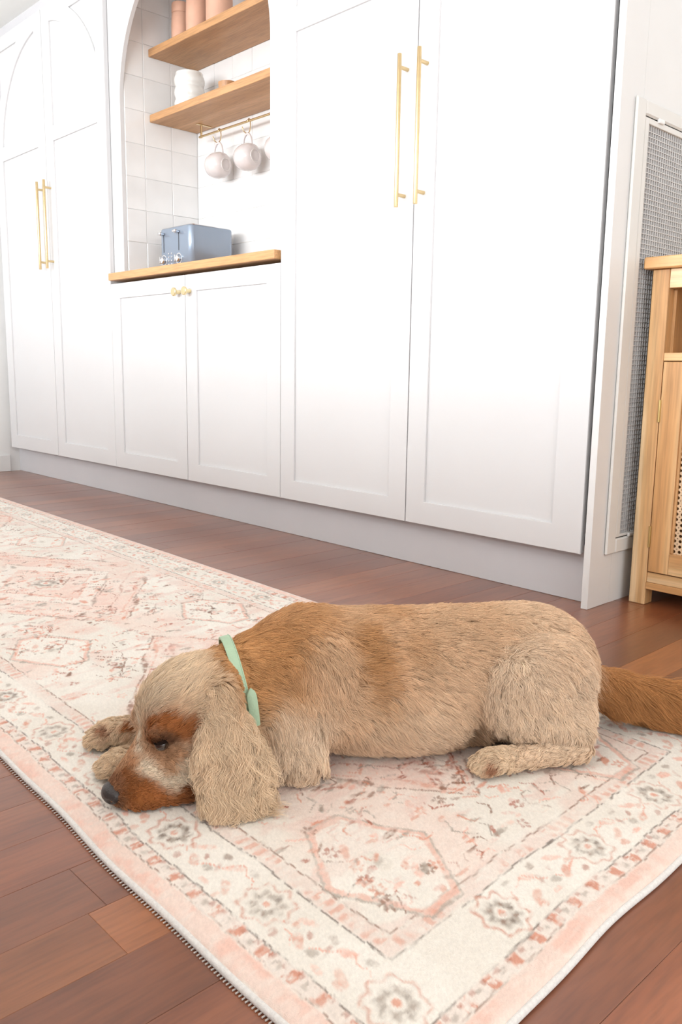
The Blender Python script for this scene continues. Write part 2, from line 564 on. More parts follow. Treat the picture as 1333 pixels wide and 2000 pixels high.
# ------------------------------------------------------------------ brass rail with hooks and mugs
RY, RZ = .328, 1.556
rail = empty('mug_rail', (-2.82, RY, RZ), 'thin brass rail fixed under the lower shelf with hooks for mugs', 'rail')
G().cyl((-3.195, RY, RZ), (-2.445, RY, RZ), .0045, n=14, b=.001).build('rod', M_BRASS, rail, True)
for bx in (-3.180, -2.46):
    G().box(bx - .006, bx + .006, RY - .024, RY + .05, 1.602, 1.6048, .0006).box(bx - .005, bx + .005, RY - .0025, RY + .0025, RZ - .006, 1.603, .0006).build('bracket', M_BRASS, rail)
M_MUG = mat_plain('stoneware_glaze', (.70, .64, .63), .22, var=.05, scale=30, coat=.35)
M_MUGIN = mat_plain('stoneware_foot', (.70, .65, .63), .45, var=.04)


def mug(px_, tilt, turn, lab):
    hk = empty('hook', (px_, RY, RZ), 'brass hook on the rail holding ' + lab[1], 'hook', 'brass mug hooks')
    pts = []
    # wraps over the rod, drops, curls up into a cradle
    for k in range(9):
        a = math.pi * (1.25 - 1.5 * k / 8)
        pts.append((px_, RY + .0075 * math.cos(a), RZ + .0075 * math.sin(a)))
    pts += [(px_ + .001, RY + .006, RZ - .018), (px_, RY + .003, RZ - .034)]
    for k in range(1, 9):
        a = math.pi * (k / 8)
        pts.append((px_ - .001 * k, RY - .011 + .014 * math.cos(a), RZ - .034 - .014 * math.sin(a)))
    pts.append((px_ - .012, RY - .027, RZ - .026))
    G().tube(pts, .0021, 8).build('wire', M_BRASS, hk, True, 60)
    # mug: axis lies almost level, foot towards +x, hangs by its handle
    zc = RZ - .048 - .044 - .047
    m = empty('mug', (px_, RY - .008, zc), lab[0], 'mug', 'stoneware mugs hanging from the rail')
    R_ = Matrix.Translation((px_, RY - .008, zc)) @ Matrix.Rotation(turn, 4, 'Z') @ Matrix.Rotation(math.pi / 2 + tilt, 4, 'Y')
    # profile along local z (foot at z = +.05)
    body = [(.0405, -.043), (.0435, -.040), (.0500, -.022), (.0525, -.004), (.0520, .014), (.0470, .031), (.0370, .0425), (.0265, .0465), (.0255, .0495), (.0215, .0495), (.0205, .0465), (0, .0465)]
    inner = [(.0405, -.043), (.0385, -.040), (.0465, -.02), (.0485, 0), (.044, .026), (.03, .040), (0, .042)]
    g = G().lathe(body, R_, 40)
    g.lathe(inner, R_, 40)
    put('cup', g.mesh('cup', M_MUG, True, 50), m)
    put('foot_ring', G().lathe([(.0215, .0498), (.0262, .0498), (.0262, .0466), (.0215, .0466), (.0215, .0498)], R_, 36).mesh('foot_ring', M_MUGIN, True, 40), m)
    hp = []
    for k in range(15):
        a = math.pi * k / 14
        hp.append(R_ @ Vector((-(.046 + .043 * math.sin(a)), 0, -.030 + .0 + .026 * (1 - math.cos(a)))))
    put('handle', G().tube(hp, [.0052] * 15, 10).mesh('handle', M_MUG, True, 60), m)


mug(-3.045, .06, .10, ('pale mauve stoneware mug hanging leftmost from the brass rail', 'the leftmost mug'))
mug(-2.842, .02, .06, ('pale mauve stoneware mug hanging second from the left on the rail', 'the middle mug'))
mug(-2.640, .05, .08, ('pale mauve stoneware mug half hidden by the niche edge', 'the half-hidden mug'))

# ------------------------------------------------------------------ toaster
M_TOAST = mat_plain('blue_grey_enamel', (.27, .33, .42), .28, .35, var=.03, coat=.4)
M_CHROME = mat_plain('chrome', (.80, .81, .83), .12, 1.0, var=.02)
M_SLOT = mat_plain('dark_slot', (.02, .02, .022), .6)
toaster = empty('toaster', (-3.078, .23, .9735), 'blue-grey four-slice toaster with chrome levers and dials on the worktop', 'toaster')


def rrect(x0, x1, y0, y1, r, n=8):
    pts = []
    for cx_, cy_, a0 in ((x1 - r, y0 + r, -math.pi / 2), (x1 - r, y1 - r, 0), (x0 + r, y1 - r, math.pi / 2), (x0 + r, y0 + r, math.pi)):
        for k in range(n + 1):
            a = a0 + math.pi / 2 * k / n
            pts.append((cx_ + r * math.cos(a), cy_ + r * math.sin(a)))
    return pts


def rr_body(g, x0, x1, y0, y1, r, levels):
    rings = []
    for (z_, ins) in levels:
        rings.append([g.bm.verts.new((px_, py_, z_)) for px_, py_ in rrect(x0 + ins, x1 - ins, y0 + ins, y1 - ins, r - min(ins, r - .002))])
    for a, c in zip(rings[:-1], rings[1:]):
        for k in range(len(a)):
            g.bm.faces.new((a[k], a[(k + 1) % len(a)], c[(k + 1) % len(a)], c[k]))
    g.bm.faces.new(rings[0][::-1]); g.bm.faces.new(rings[-1])
    return g


TX0, TX1, TY0, TY1, TZ1 = -3.196, -2.960, .120, .335, 1.153
put('body', rr_body(G(), TX0, TX1, TY0, TY1, .024, [(.984, .002), (.986, 0), (TZ1 - .010, 0), (TZ1 - .006, .0012), (TZ1 - .003, .004)]).mesh('body', M_TOAST, True, 50), toaster)
put('top_plate', rr_body(G(), TX0 + .003, TX1 - .003, TY0 + .003, TY1 - .003, .022, [(TZ1 - .0035, 0), (TZ1 - .001, .001), (TZ1, .004)]).mesh('top_plate', M_CHROME, True, 50), toaster)
for sx in (-3.145, -3.098, -3.052, -3.008):
    G().box(sx - .011, sx + .011, TY0 + .03, TY1 - .03, TZ1 - .002, TZ1 + .0006).build('bread_slot', M_SLOT, toaster)
put('base', rr_body(G(), TX0 + .006, TX1 - .006, TY0 + .006, TY1 - .006, .018, [(.9738, 0), (.985, 0)]).mesh('base', M_SLOT, True, 50), toaster)
for lx in (-3.160, -3.046):
    G().box(lx - .0018, lx + .0018, TY0 - .0008, TY0 + .002, 1.054, 1.130).build('lever_track', M_SLOT, toaster)
    G().cyl((lx, TY0 - .022, 1.128), (lx, TY0 - .001, 1.128), .008, .006, 18, .002).box(lx - .014, lx + .014, TY0 - .026, TY0 - .014, 1.123, 1.134, .004, 2).build('lever', M_CHROME, toaster, True)
    G().lathe([(.0225, 0), (.0225, .0025), (.020, .0032), (.018, .0026), (.018, 0)], Matrix.Translation((lx, TY0 + .0003, 1.022)) @ Matrix.Rotation(math.pi / 2, 4, 'X'), 32).build('dial_ring', M_CHROME, toaster, True)
    G().cyl((lx, TY0 - .014, 1.022), (lx, TY0, 1.022), .013, .015, 24, .0015).box(lx - .0035, lx + .0035, TY0 - .022, TY0 - .012, 1.008, 1.036, .0015).build('dial', M_CHROME, toaster, True)
for bx in (-3.122, -3.100):
    for k in range(4):
        zz = 1.047 - k * .0145
        G().cyl((bx, TY0 - .003, zz), (bx, TY0 + .001, zz), .0038, n=14, b=.0008).build('button', M_CHROME, toaster, True)

# ------------------------------------------------------------------ return-air grille in the end wall
M_GRF = mat_plain('grille_frame_paint', (.74, .73, .70), .45, var=.02)
M_GRB = mat_plain('eggcrate_blade', (.66, .65, .64), .4, var=.03)
M_GRBK = mat_plain('grille_filter', (.05, .055, .07), .9, var=.2, scale=40)
grille = empty('air_grille', (EX1, .33, .13), 'white-framed eggcrate return-air grille set in the end wall of the cabinets', 'grille')
FO, FI = (.062, .590, .130, 1.214), (.107, .543, .168, 1.180)


def frame4(g, x0, x1, o, i, b):
    g.box(x0, x1, o[0], i[0], o[2], o[3], b).box(x0, x1, i[1], o[1], o[2], o[3], b)
    g.box(x0, x1, i[0], i[1], o[2], i[2], b).box(x0, x1, i[0], i[1], i[3], o[3], b)
    return g


frame4(G(), EX1 + .0005, EX1 + .0085, FO, FI, .004).build('outer_frame', M_GRF, grille)
CI = (.128, .522, .178, 1.164)
frame4(G(), EX0 - .005, EX1 + .006, (FI[0] + .003, FI[1] - .003, FI[2] + .003, FI[3] - .003), CI, .001).build('core_frame', M_GRF, grille)
G().box(EX0 - .030, EX0 - .026, FI[0], FI[1], FI[2], FI[3]).build('filter', M_GRBK, grille)
P = .0116
vb = G().box(EX1 - .009, EX1 + .002, -.0008, .0008, CI[2], CI[3]).mesh('blade', M_GRB)
hb = G().box(EX1 - .009, EX1 + .002, CI[0], CI[1], -.0008, .0008).mesh('blade', M_GRB)
y = CI[0] + P * .8
while y < CI[1] - .004:
    o = put('blade', vb, grille); o.location = (0, y, 0); y += P
z = CI[2] + P * .8
while z < CI[3] - .004:
    o = put('blade', hb, grille); o.location = (0, 0, z); z += P
M_CLIP = mat_plain('white_clip', (.85, .85, .84), .4)
for zz in (FI[3] - .002, FI[2] + .003):
    G().box(EX1 + .004, EX1 + .0115, .168, .196, zz - .005, zz + .006, .003, 2).build('latch', M_CLIP, grille)

# ------------------------------------------------------------------ sideboard
WS = [(.28, (.46, .22, .075)), (.42, (.58, .31, .125)), (.52, (.68, .42, .20)), (.60, (.80, .58, .34)), (.8, (.76, .52, .28))]
M_TEAKZ = mat_wood('teak_upright', WS, 'Z', .42, 22, 3.4, 40, True)
M_TEAKX = mat_wood('teak_rail', WS, 'X', .42, 22, 3.4, 40, True)
M_CANE = mat_plain('cane', (.70, .50, .32), .55, var=.12, scale=60, bump=.3, bscale=600)
M_HINGE = mat_plain('hinge_brass', (.62, .46, .20), .35, 1.0)
SX0, SX1, SY0, SY1 = -1.005, -.125, .155, .545
side = empty('sideboard', ((SX0 + SX1) / 2, (SY0 + SY1) / 2, 0), 'natural wood sideboard with rattan cane door standing by the air grille', 'sideboard')
tone = random.Random(3)


def wpart(g, name, m, par=side, t=None):
    o = g.build(name, m, par)
    c = t or tone.uniform(.9, 1.1)
    o.color = (c, c, c, 1)
    return o


wpart(G().box(SX0 - .0165, SX1 + .018, SY0 - .018, SY1 + .01, .8325, .8605, .003), 'table_top', M_TEAKX, t=1.12)
LW = .0425
for lx0 in (SX0, SX1 - LW):
    for ly0 in (SY0, SY1 - LW):
        wpart(G().box(lx0, lx0 + LW, ly0, ly0 + LW, 0.0, .832, .002), 'leg', M_TEAKZ, t=1.0 if lx0 == SX0 else .95)
ix0, ix1 = SX0 + LW + .0005, SX1 - LW - .0005
wpart(G().box(ix0, ix1, SY0 + .003, SY0 + .025, .787, .832, .001), 'apron', M_TEAKX, t=1.08)
wpart(G().box(ix0, ix1, SY0 + .002, SY1 - .005, .6145, .634, .001), 'shelf', M_TEAKX, t=1.15)
wpart(G().box(ix0, ix1, SY0 + .004, SY0 + .026, .060, .0855, .001), 'bottom_rail', M_TEAKX, t=.95)
wpart(G().box(ix0, ix1, SY0 + .000, SY1 - .005, .0425, .0595, .001), 'bottom_board', M_TEAKX, t=1.12)
for lx0 in (SX0 + .006, SX1 - .022):
    wpart(G().box(lx0, lx0 + .016, SY0 + LW, SY1 - LW, .06, .832), 'side_panel', M_TEAKZ)


def cane_panel(name, x0, x1, y, z0, z1, par, p=.0134):
    """woven cane: sheet of octagonal holes with a smaller hole at every crossing"""
    nx, nz = int((x1 - x0) / p), int((z1 - z0) / p)
    px_, pz_ = (x1 - x0) / nx, (z1 - z0) / nz
    V, F = [], []
    ro, rs = .30, .085
    def add(v): V.append(v); return len(V) - 1
    for i in range(nx):
        for j in range(nz):
            cx_, cz_ = x0 + (i + .5) * px_, z0 + (j + .5) * pz_
            ring = []
            for k in range(8):
                a = math.pi / 8 + k * math.pi / 4
                ring.append(add((cx_ + ro * px_ * math.cos(a), y, cz_ + ro * pz_ * math.sin(a))))
            sq = []
            # outer boundary: eight points, corners cut so that neighbouring cells leave a small diamond hole
            for (sx, sz) in ((.5, rs), (.5, .5), (rs, .5), (-rs, .5), (-.5, .5), (-.5, rs), (-.5, -rs), (-.5, -.5), (-rs, -.5), (rs, -.5), (.5, -.5), (.5, -rs)):
                if abs(sx) == .5 and abs(sz) == .5:
                    continue
                sq.append(add((cx_ + sx * px_, y, cz_ + sz * pz_)))
            # sq order: E+ N+ N- W+ W- S- S+ E-  (8 points)
            cor = []
            for (sx, sz) in ((.5, .5), (-.5, .5), (-.5, -.5), (.5, -.5)):
                c1 = add((cx_ + sx * px_, y, cz_ + (sz - math.copysign(.12, sz)) * pz_))
                c2 = add((cx_ + (sx - math.copysign(.12, sx)) * px_, y, cz_ + sz * pz_))
                cor.append((c1, c2))
            # ring index k: angles 22.5 + 45k
            F.append((sq[0], cor[0][0], ring[0])); F.append((cor[0][0], cor[0][1], ring[1], ring[0])); F.append((cor[0][1], sq[1], ring[1]))
            F.append((sq[1], sq[2], ring[2], ring[1]))
            F.append((sq[2], cor[1][1], ring[2])); F.append((cor[1][1], cor[1][0], ring[3], ring[2])); F.append((cor[1][0], sq[3], ring[3]))
            F.append((sq[3], sq[4], ring[4], ring[3]))
            F.append((sq[4], cor[2][0], ring[4])); F.append((cor[2][0], cor[2][1], ring[5], ring[4])); F.append((cor[2][1], sq[5], ring[5]))
            F.append((sq[5], sq[6], ring[6], ring[5]))
            F.append((sq[6], cor[3][1], ring[6])); F.append((cor[3][1], cor[3][0], ring[7], ring[6])); F.append((cor[3][0], sq[7], ring[7]))
            F.append((sq[7], sq[0], ring[0], ring[7]))
    me = bpy.data.meshes.new(name)
    me.from_pydata(V, [], F)
    me.materials.append(M_CANE)
    o = put(name, me, par)
    md = o.modifiers.new('thick', 'SOLIDIFY'); md.thickness = .0016; md.offset = 0
    return o


# open shelf: cane back, cane also in the door
cane_panel('cane_back', ix0 + .03, ix1 - .03, SY1 - .02, .640, .782, side)
for q0 in (ix0, ix1 - .03):
    wpart(G().box(q0, q0 + .03, SY1 - .028, SY1 - .012, .634, .787), 'back_frame', M_TEAKZ, t=.95)
wpart(G().box(ix0, ix1, SY1 - .010, SY1 - .004, .0595, .832), 'back_board', M_TEAKZ, t=.55)
wpart(G().box(ix0, ix0 + .008, SY0 + .03, SY1 - .03, .634, .832), 'inner_side', M_TEAKZ, t=.85)
xm = (ix0 + ix1) / 2
for dx0, dx1, hs in ((ix0 + .0015, xm - .001, 1), (xm + .001, ix1 - .0015, -1)):
    dz0, dz1 = .0885, .6125
    sw, rw = .052, .053
    hinge0 = dx0 if hs > 0 else dx1 - sw
    other0 = dx1 - sw if hs > 0 else dx0
    d = wpart(G().box(hinge0, hinge0 + sw, SY0 + .001, SY0 + .020, dz0, dz1, .0012), 'door', M_TEAKZ, t=1.06)
    wpart(G().box(other0, other0 + sw, SY0 + .001, SY0 + .020, dz0, dz1, .0012), 'door_stile', M_TEAKZ, d, 1.02)
    for (r0, r1_) in ((dz0, dz0 + rw), (dz1 - rw, dz1)):
        wpart(G().box(dx0 + sw + .0004, dx1 - sw - .0004, SY0 + .0016, SY0 + .0195, r0, r1_, .001), 'door_rail', M_TEAKX, d, .98)
    # inner moulding and cane infill
    i0, i1, k0, k1 = dx0 + sw, dx1 - sw, dz0 + rw, dz1 - rw
    for q0 in (i0 - .001, i1 - .006):
        wpart(G().box(q0, q0 + .007, SY0 + .006, SY0 + .016, k0, k1, .002), 'moulding', M_TEAKZ, d, 1.0)
    cane_panel('cane', i0, i1, SY0 + .013, k0, k1, d)
    hx = dx0 - .001 if hs > 0 else dx1 + .001
    for hz in (.178, .493):
        put('hinge', G().cyl((hx, SY0 - .0015, hz - .027), (hx, SY0 - .0015, hz + .027), .0026, n=10).box(hx - .0035, hx + .0035, SY0 - .0008, SY0 + .0015, hz - .027, hz + .027).mesh('hinge', M_HINGE, False), d)
    kx = dx1 - .026 if hs > 0 else dx0 + .026
    put('knob', G().lathe([(0, .024), (.011, .024), (.0125, .02), (.0125, .016), (.006, .012), (.006, 0)], Matrix.Translation((kx, SY0 + .001, .36)) @ Matrix.Rotation(math.pi / 2, 4, 'X'), 20).mesh('knob', M_HINGE, True, 40), d)

# ------------------------------------------------------------------ rug
rs_ = np.random.RandomState(11)


def vnoise(u, v, seed):
    """smooth value noise on arrays u, v (lattice units)"""
    r = np.random.RandomState(seed)
    tab = r.rand(256, 256)
    iu, iv = np.floor(u).astype(int), np.floor(v).astype(int)
    fu, fv = u - iu, v - iv
    fu = fu * fu * (3 - 2 * fu); fv = fv * fv * (3 - 2 * fv)
    a = tab[iu & 255, iv & 255]; b = tab[(iu + 1) & 255, iv & 255]
    c = tab[iu & 255, (iv + 1) & 255]; d = tab[(iu + 1) & 255, (iv + 1) & 255]
    return (a * (1 - fu) + b * fu) * (1 - fv) + (c * (1 - fu) + d * fu) * fv


def fbm(u, v, seed, o=3):
    s, a, n = 0, 1, 0
    for k in range(o):
        s = s + a * vnoise(u * 2 ** k, v * 2 ** k, seed + k); n += a; a *= .5
    return s / n


def sstep(a, b, x):
    t = np.clip((x - a) / (b - a), 0, 1)
    return t * t * (3 - 2 * t)


RL, RW = 3.55, .90
RC = {'nr': np.array((-.366, -1.418)), 'fr': np.array((-.398, -.514)), 'nl': np.array((-3.90, -1.312)), 'fl': np.array((-3.95, -.425))}
sv = [0.0]
while sv[-1] < RL:
    sv.append(sv[-1] + .0021 + .0022 * min(sv[-1], 3.0))
sv = np.array(sv) * RL / sv[-1]
tv = np.linspace(0, RW, 400)
S0, T0 = np.meshgrid(sv, tv, indexing='ij')
# hand-woven wobble of the drawing
S = S0 + .0075 * (fbm(S0 / .05, T0 / .05, 40) - .5) + .0035 * (vnoise(S0 / .006, T0 / .010, 44) - .5)
T = T0 + .0075 * (fbm(S0 / .05, T0 / .05, 60) - .5) + .0035 * (vnoise(S0 / .006, T0 / .010, 64) - .5)
CREAM, CREAM2 = np.array((.89, .845, .77)), np.array((.79, .735, .65))
PINK, PINK2, CORAL = np.array((.86, .50, .40)), np.array((.80, .57, .50)), np.array((.73, .31, .20))
RUST, GREY, DARK, UMBER = np.array((.42, .12, .065)), np.array((.40, .34, .285)), np.array((.13, .085, .065)), np.array((.26, .12, .07))
colr = np.empty(S.shape + (3,))
m = sstep(.35, .65, fbm(S0 / .12, T0 / .10, 3))[..., None]
colr[:] = CREAM * m + (CREAM * .55 + CREAM2 * .45) * (1 - m)
wear = sstep(.24, .50, fbm(S0 / .007, T0 / .013, 5, 3)) * sstep(.18, .46, fbm(S0 / .09, T0 / .08, 9, 2))
wear2 = sstep(.28, .54, fbm(S0 / .005, T0 / .009, 15, 3))


def lay(alpha, c, w=1.0):
    a = np.clip(alpha, 0, 1)[..., None] * w
    colr[:] = colr * (1 - a) + np.asarray(c) * a


def band(x, a, b, e=.0012):
    return sstep(a - e, a + e, x) * (1 - sstep(b - e, b + e, x))


D_end = np.minimum(S, RL - S)
D_side = np.minimum(T, RW - T)
D = np.minimum(D_end, D_side)
EC = np.where(D_side < D_end, S, T)              # coordinate running along the border
# plain pink guard
lay(band(D, .0, .027), PINK * .55 + CREAM * .45, (.62 + .38 * fbm(S0 / .02, T0 / .03, 21))[..., None])
lay(band(D, .004, .025) * sstep(.45, .7, fbm(S0 / .018, T0 / .03, 25)), PINK, .55)
# small reciprocal stripe between two dark lines
ph = (EC / .021) % 1.0
blk = np.floor(EC / .021).astype(int)
lay(band(D, .028, .048), CREAM * .6 + PINK2 * .4, .6)
on = ((blk % 2) == 0)
lay(band(D, .030, .046) * band(ph, .18, .82, .08) * on, CORAL * .8 + RUST * .2, .85 * wear2[..., None])
lay(band(D, .034, .043) * band(ph, .28, .72, .10) * (~on), GREY, .55 * wear2[..., None])
lay(band(D, .0405, .0465) * band(ph, .0, .35, .08), RUST, .5 * wear2[..., None])
lay(band(D, .0278, .0296, .0006), UMBER, .75 * wear[..., None])
lay(band(D, .0472, .0494, .0006), DARK, .8 * wear[..., None])
# inner pink stripe
lay(band(D, .126, .150), PINK2, .42 * (.4 + .6 * wear[..., None]))
lay(band(D, .129, .147) * band((EC / .016) % 1, .2, .75, .1) * sstep(.42, .6, fbm(S0 / .03, T0 / .03, 81, 2)), CORAL, .55 * wear[..., None])
lay(band(D, .1235, .1258, .0006), DARK, .8 * wear[..., None])
lay(band(D, .1495, .1520, .0006), UMBER, .85 * wear[..., None])


def window(s, t, r):
    i0, i1 = np.searchsorted(sv, (s - r, s + r)); j0, j1 = np.searchsorted(tv, (t - r, t + r))
    return slice(i0, i1), slice(j0, j1)


def mark(s, t, a, b, ang, c, w, soft=.25, ring=None, lobes=0, useD=None):
    """soft ellipse (or ring) of colour c at s, t"""
    r = max(a, b) * 1.6 + .004
    sl = window(s, t, r)
    ds, dt = S[sl] - s, T[sl] - t
    ca, sa = math.cos(ang), math.sin(ang)
    u, v = (ds * ca + dt * sa) / a, (-ds * sa + dt * ca) / b
    q = np.hypot(u, v)
    if lobes: q = q / (1 + .11 * np.cos(lobes * np.arctan2(v, u)))
    if ring: al = sstep(1 - ring - soft * .5, 1 - ring + soft * .4, q) * (1 - sstep(1 - soft * .4, 1 + soft * .5, q))
    else: al = 1 - sstep(1 - soft, 1 + soft, q)
    al = (al * w * (.25 + .75 * wear2[sl]))[..., None]
    colr[sl] = colr[sl] * (1 - al) + np.asarray(c) * al


def stroke(p, q, wd, c, w):
    p, q = np.array(p), np.array(q)
    mid, r = (p + q) / 2, np.hypot(*(q - p)) / 2 + .006
    sl = window(mid[0], mid[1], r)
    d = q - p; L2 = d @ d + 1e-12
    ds, dt = S[sl] - p[0], T[sl] - p[1]
    k = np.clip((ds * d[0] + dt * d[1]) / L2, 0, 1)
    dist = np.hypot(ds - k * d[0], dt - k * d[1])
    al = ((1 - sstep(wd * .6, wd * 1.2, dist)) * w * wear[sl])[..., None]
    colr[sl] = colr[sl] * (1 - al) + np.asarray(c) * al


def rosette(s, t, g=1.0, k=1.0, strong=1.0):
    mark(s, t, .0345 * k, .0305 * k, 0, CORAL * .6 + RUST * .4, .75 * strong, .16, .11, 8)
    mark(s, t, .0225 * k, .0195 * k, 0, GREY, .85 * strong, .18, None, 8)
    for j in range(8):
        a = j * math.pi / 4 + .2
        mark(s + .0165 * k * math.cos(a), t + .0145 * k * math.sin(a), .0038, .0028, a, UMBER if j % 2 else DARK, .55 * strong * g, .3)
    mark(s, t, .0105 * k, .0092 * k, 0, CREAM, .95, .2)
    mark(s, t, .0052 * k, .0045 * k, 0, CORAL, .8, .3)


rr_ = random.Random(4)
ends = np.linspace(.086, RW - .086, 5)
sides = np.arange(.086, RL - .05, .19)
spots = [(s_, .086, 0) for s_ in sides] + [(s_, RW - .086, 0) for s_ in sides] + [(.088, t_, 1) for t_ in ends[1:-1]] + [(RL - .088, t_, 1) for t_ in ends[1:-1]]
for (s_, t_, vert) in spots:
    rosette(s_, t_, strong=rr_.uniform(.65, 1.0), g=rr_.uniform(.5, 1.2))
    step = .19 if not vert else ends[1] - ends[0]
    for (oc, od, a, b, ang, c, w) in ((.058, -.014, .013, .0055, .5, CORAL, .8), (.075, .012, .012, .0055, -.5, PINK, .9), (.100, -.010, .0075, .006, 0, GREY, .8),
                                      (.100, .020, .0075, .0055, .3, UMBER * .5 + GREY * .5, .7), (.128, -.012, .012, .0055, .6, CORAL, .75), (.135, .014, .013, .005, -.6, PINK, .9),
                                      (.050, .022, .007, .005, 0, GREY, .7), (.050, -.028, .007, .005, 0, CORAL, .7), (.150, -.024, .007, .005, .8, RUST, .6),
                                      (.085, -.026, .009, .004, 0, PINK, .9), (.118, .003, .006, .0035, .8, RUST, .7), (.146, .001, .007, .004, .2, CORAL, .7), (.088, .000, .008, .003, 1.2, RUST, .6)):
        oc = oc * step / .19 + rr_.uniform(-.004, .004)
        od = od + rr_.uniform(-.003, .003)
        if vert: mark(s_ + od, t_ + oc, b, a, -ang, c, w * rr_.uniform(.5, 1))
        else: mark(s_ + oc, t_ + od, a, b, ang, c, w * rr_.uniform(.5, 1))
    # wavy vine between the rosettes
    pr = None
    for k in range(25):
        oc = .034 + (step - .068) * k / 24; od = .017 * math.sin(2 * math.pi * k / 24) + .004 * math.sin(k)
        q = (s_ + od, t_ + oc) if vert else (s_ + oc, t_ + od)
        if pr and q[0] < RL and q[1] < RW: stroke(pr, q, .0011, PINK * .6 + CORAL * .4, .8)
        pr = q
# field: pinker ground where the pile is not worn, zigzag medallions, cartouches
fld = sstep(.150, .153, D)
lay(fld * sstep(.50, .66, fbm(S0 / .20 + 4.3, T0 / .16, 71, 3)), PINK * .7 + CREAM * .3, .40)
lay(fld * sstep(.52, .70, fbm(S0 / .03, T0 / .06, 75, 3)), PINK2, .45)
cen = [.70 + 1.02 * k for k in range(4)]
for i, cs in enumerate(cen):
    ds, dt = np.abs(S - cs), np.abs(T - RW / 2)
    sawt = .014 * (np.abs(((ds + dt) / .05) % 1 - .5) * 2)
    q = ds / .47 + (dt + sawt) / .335
    lay(fld * (1 - sstep(.98, 1.0, q)), PINK * .75 + CREAM * .25, .40 * (.45 + .55 * wear[..., None]))
    for q0, wd, c, w in ((.985, .022, UMBER, .75), (.93, .016, CORAL, .6), (.80, .016, RUST, .55), (.60, .018, GREY * .6 + UMBER * .4, .7), (.42, .03, CORAL, .5)):
        lay(fld * band(q, q0 - wd / 2, q0 + wd / 2, .006), c, w * wear[..., None])
    lay(fld * (1 - sstep(.58, .60, q)) * sstep(.42, .44, q), CREAM, .65)
    lay(fld * (1 - sstep(.20, .22, q)), CREAM2 * .6 + CREAM * .4, .7)
    rosette(cs, RW / 2, k=1.5)
    for k in range(10):
        a = 2 * math.pi * k / 10
        mark(cs + .23 * math.cos(a), RW / 2 + .15 * math.sin(a), .017, .008, a, CORAL if k % 2 else GREY, .8)
        mark(cs + .14 * math.cos(a + .3), RW / 2 + .095 * math.sin(a + .3), .012, .006, a, PINK if k % 2 else RUST, .7)
# pale cartouches in the spandrels
for cs, ct in [(.245, .235), (.245, RW - .235)] + [(c_ + .51, tt) for c_ in cen for tt in (.245, RW - .245)]:
    sl = window(cs, ct, .15)
    ds, dt = np.abs(S[sl] - cs), np.abs(T[sl] - ct)
    q = np.maximum(ds / .105, (ds * .55 + dt) / .085)
    for (lo, hi, c, w) in ((0, .93, CREAM, .70), (.90, 1.0, PINK * .5 + CORAL * .5, .6), (1.0, 1.045, GREY, .75)):
        al = (band(q, lo, hi, .015) * w * (.4 + .6 * wear[sl]))[..., None]
        colr[sl] = colr[sl] * (1 - al) + c * al
    mark(cs, ct, .022, .014, 0, CREAM2, .7); mark(cs, ct, .010, .007, .4, GREY, .5)
    mark(cs + .04, ct - .02, .014, .006, .6, CORAL, .5); mark(cs - .045, ct + .02, .014, .006, .6, PINK, .7)
# scattered flowers, leaves and broken outlines over the field
for k in range(2600):
    s_ = RL * (rr_.random() ** 1.25); t_ = rr_.uniform(.158, RW - .158)
    if s_ < .155 or s_ > RL - .155: continue
    z_ = rr_.random()
    c = [CORAL, PINK, PINK2, RUST, GREY, UMBER, CORAL][rr_.randrange(7)]
    if z_ < .55: mark(s_, t_, rr_.uniform(.005, .014), rr_.uniform(.002, .0055), rr_.uniform(.6, 2.4), c, rr_.uniform(.45, .95))
    elif z_ < .9:
        a = rr_.uniform(0, 6.28); l_ = rr_.uniform(.012, .035)
        p1 = (s_ + l_ * math.cos(a), t_ + l_ * math.sin(a))
        stroke((s_, t_), p1, rr_.uniform(.0009, .0018), c, .85)
        a += rr_.choice((-1.2, 1.2)); stroke(p1, (p1[0] + l_ * .7 * math.cos(a), p1[1] + l_ * .7 * math.sin(a)), .0012, c, .8)
    else:
        for j in range(6):
            a = j * 1.047; mark(s_ + .007 * math.cos(a), t_ + .007 * math.sin(a), .0042, .0026, a, c, .7)
for k in range(34):
    s_ = rr_.uniform(.17, 1.6) if k < 22 else rr_.uniform(1.6, 3.2); t_ = rr_.uniform(.17, RW - .17)
    pal = [(RUST, UMBER, DARK), (CORAL, RUST, GREY), (GREY, UMBER, CORAL)][k % 3]
    for j in range(16):
        a = rr_.uniform(0, 6.28); q = rr_.uniform(0, .034)
        mark(s_ + q * math.cos(a) * 1.3, t_ + q * math.sin(a) * .8, rr_.uniform(.003, .0085), rr_.uniform(.002, .0045), rr_.uniform(.8, 2.2), pal[j % 3], rr_.uniform(.5, .95))
    stroke((s_ - .05, t_ - .02), (s_ + .02, t_ + .035), .0014, pal[1], .9); stroke((s_ + .02, t_ + .035), (s_ + .07, t_ - .005), .0014, pal[1], .9)
lay(sstep(.56, .8, fbm(S0 / .005, T0 / .016, 91, 2)), CREAM, .22)
# grain of the pile
gr = (1 + .10 * (rs_.rand(*S.shape) - .5))[..., None]
colr *= gr

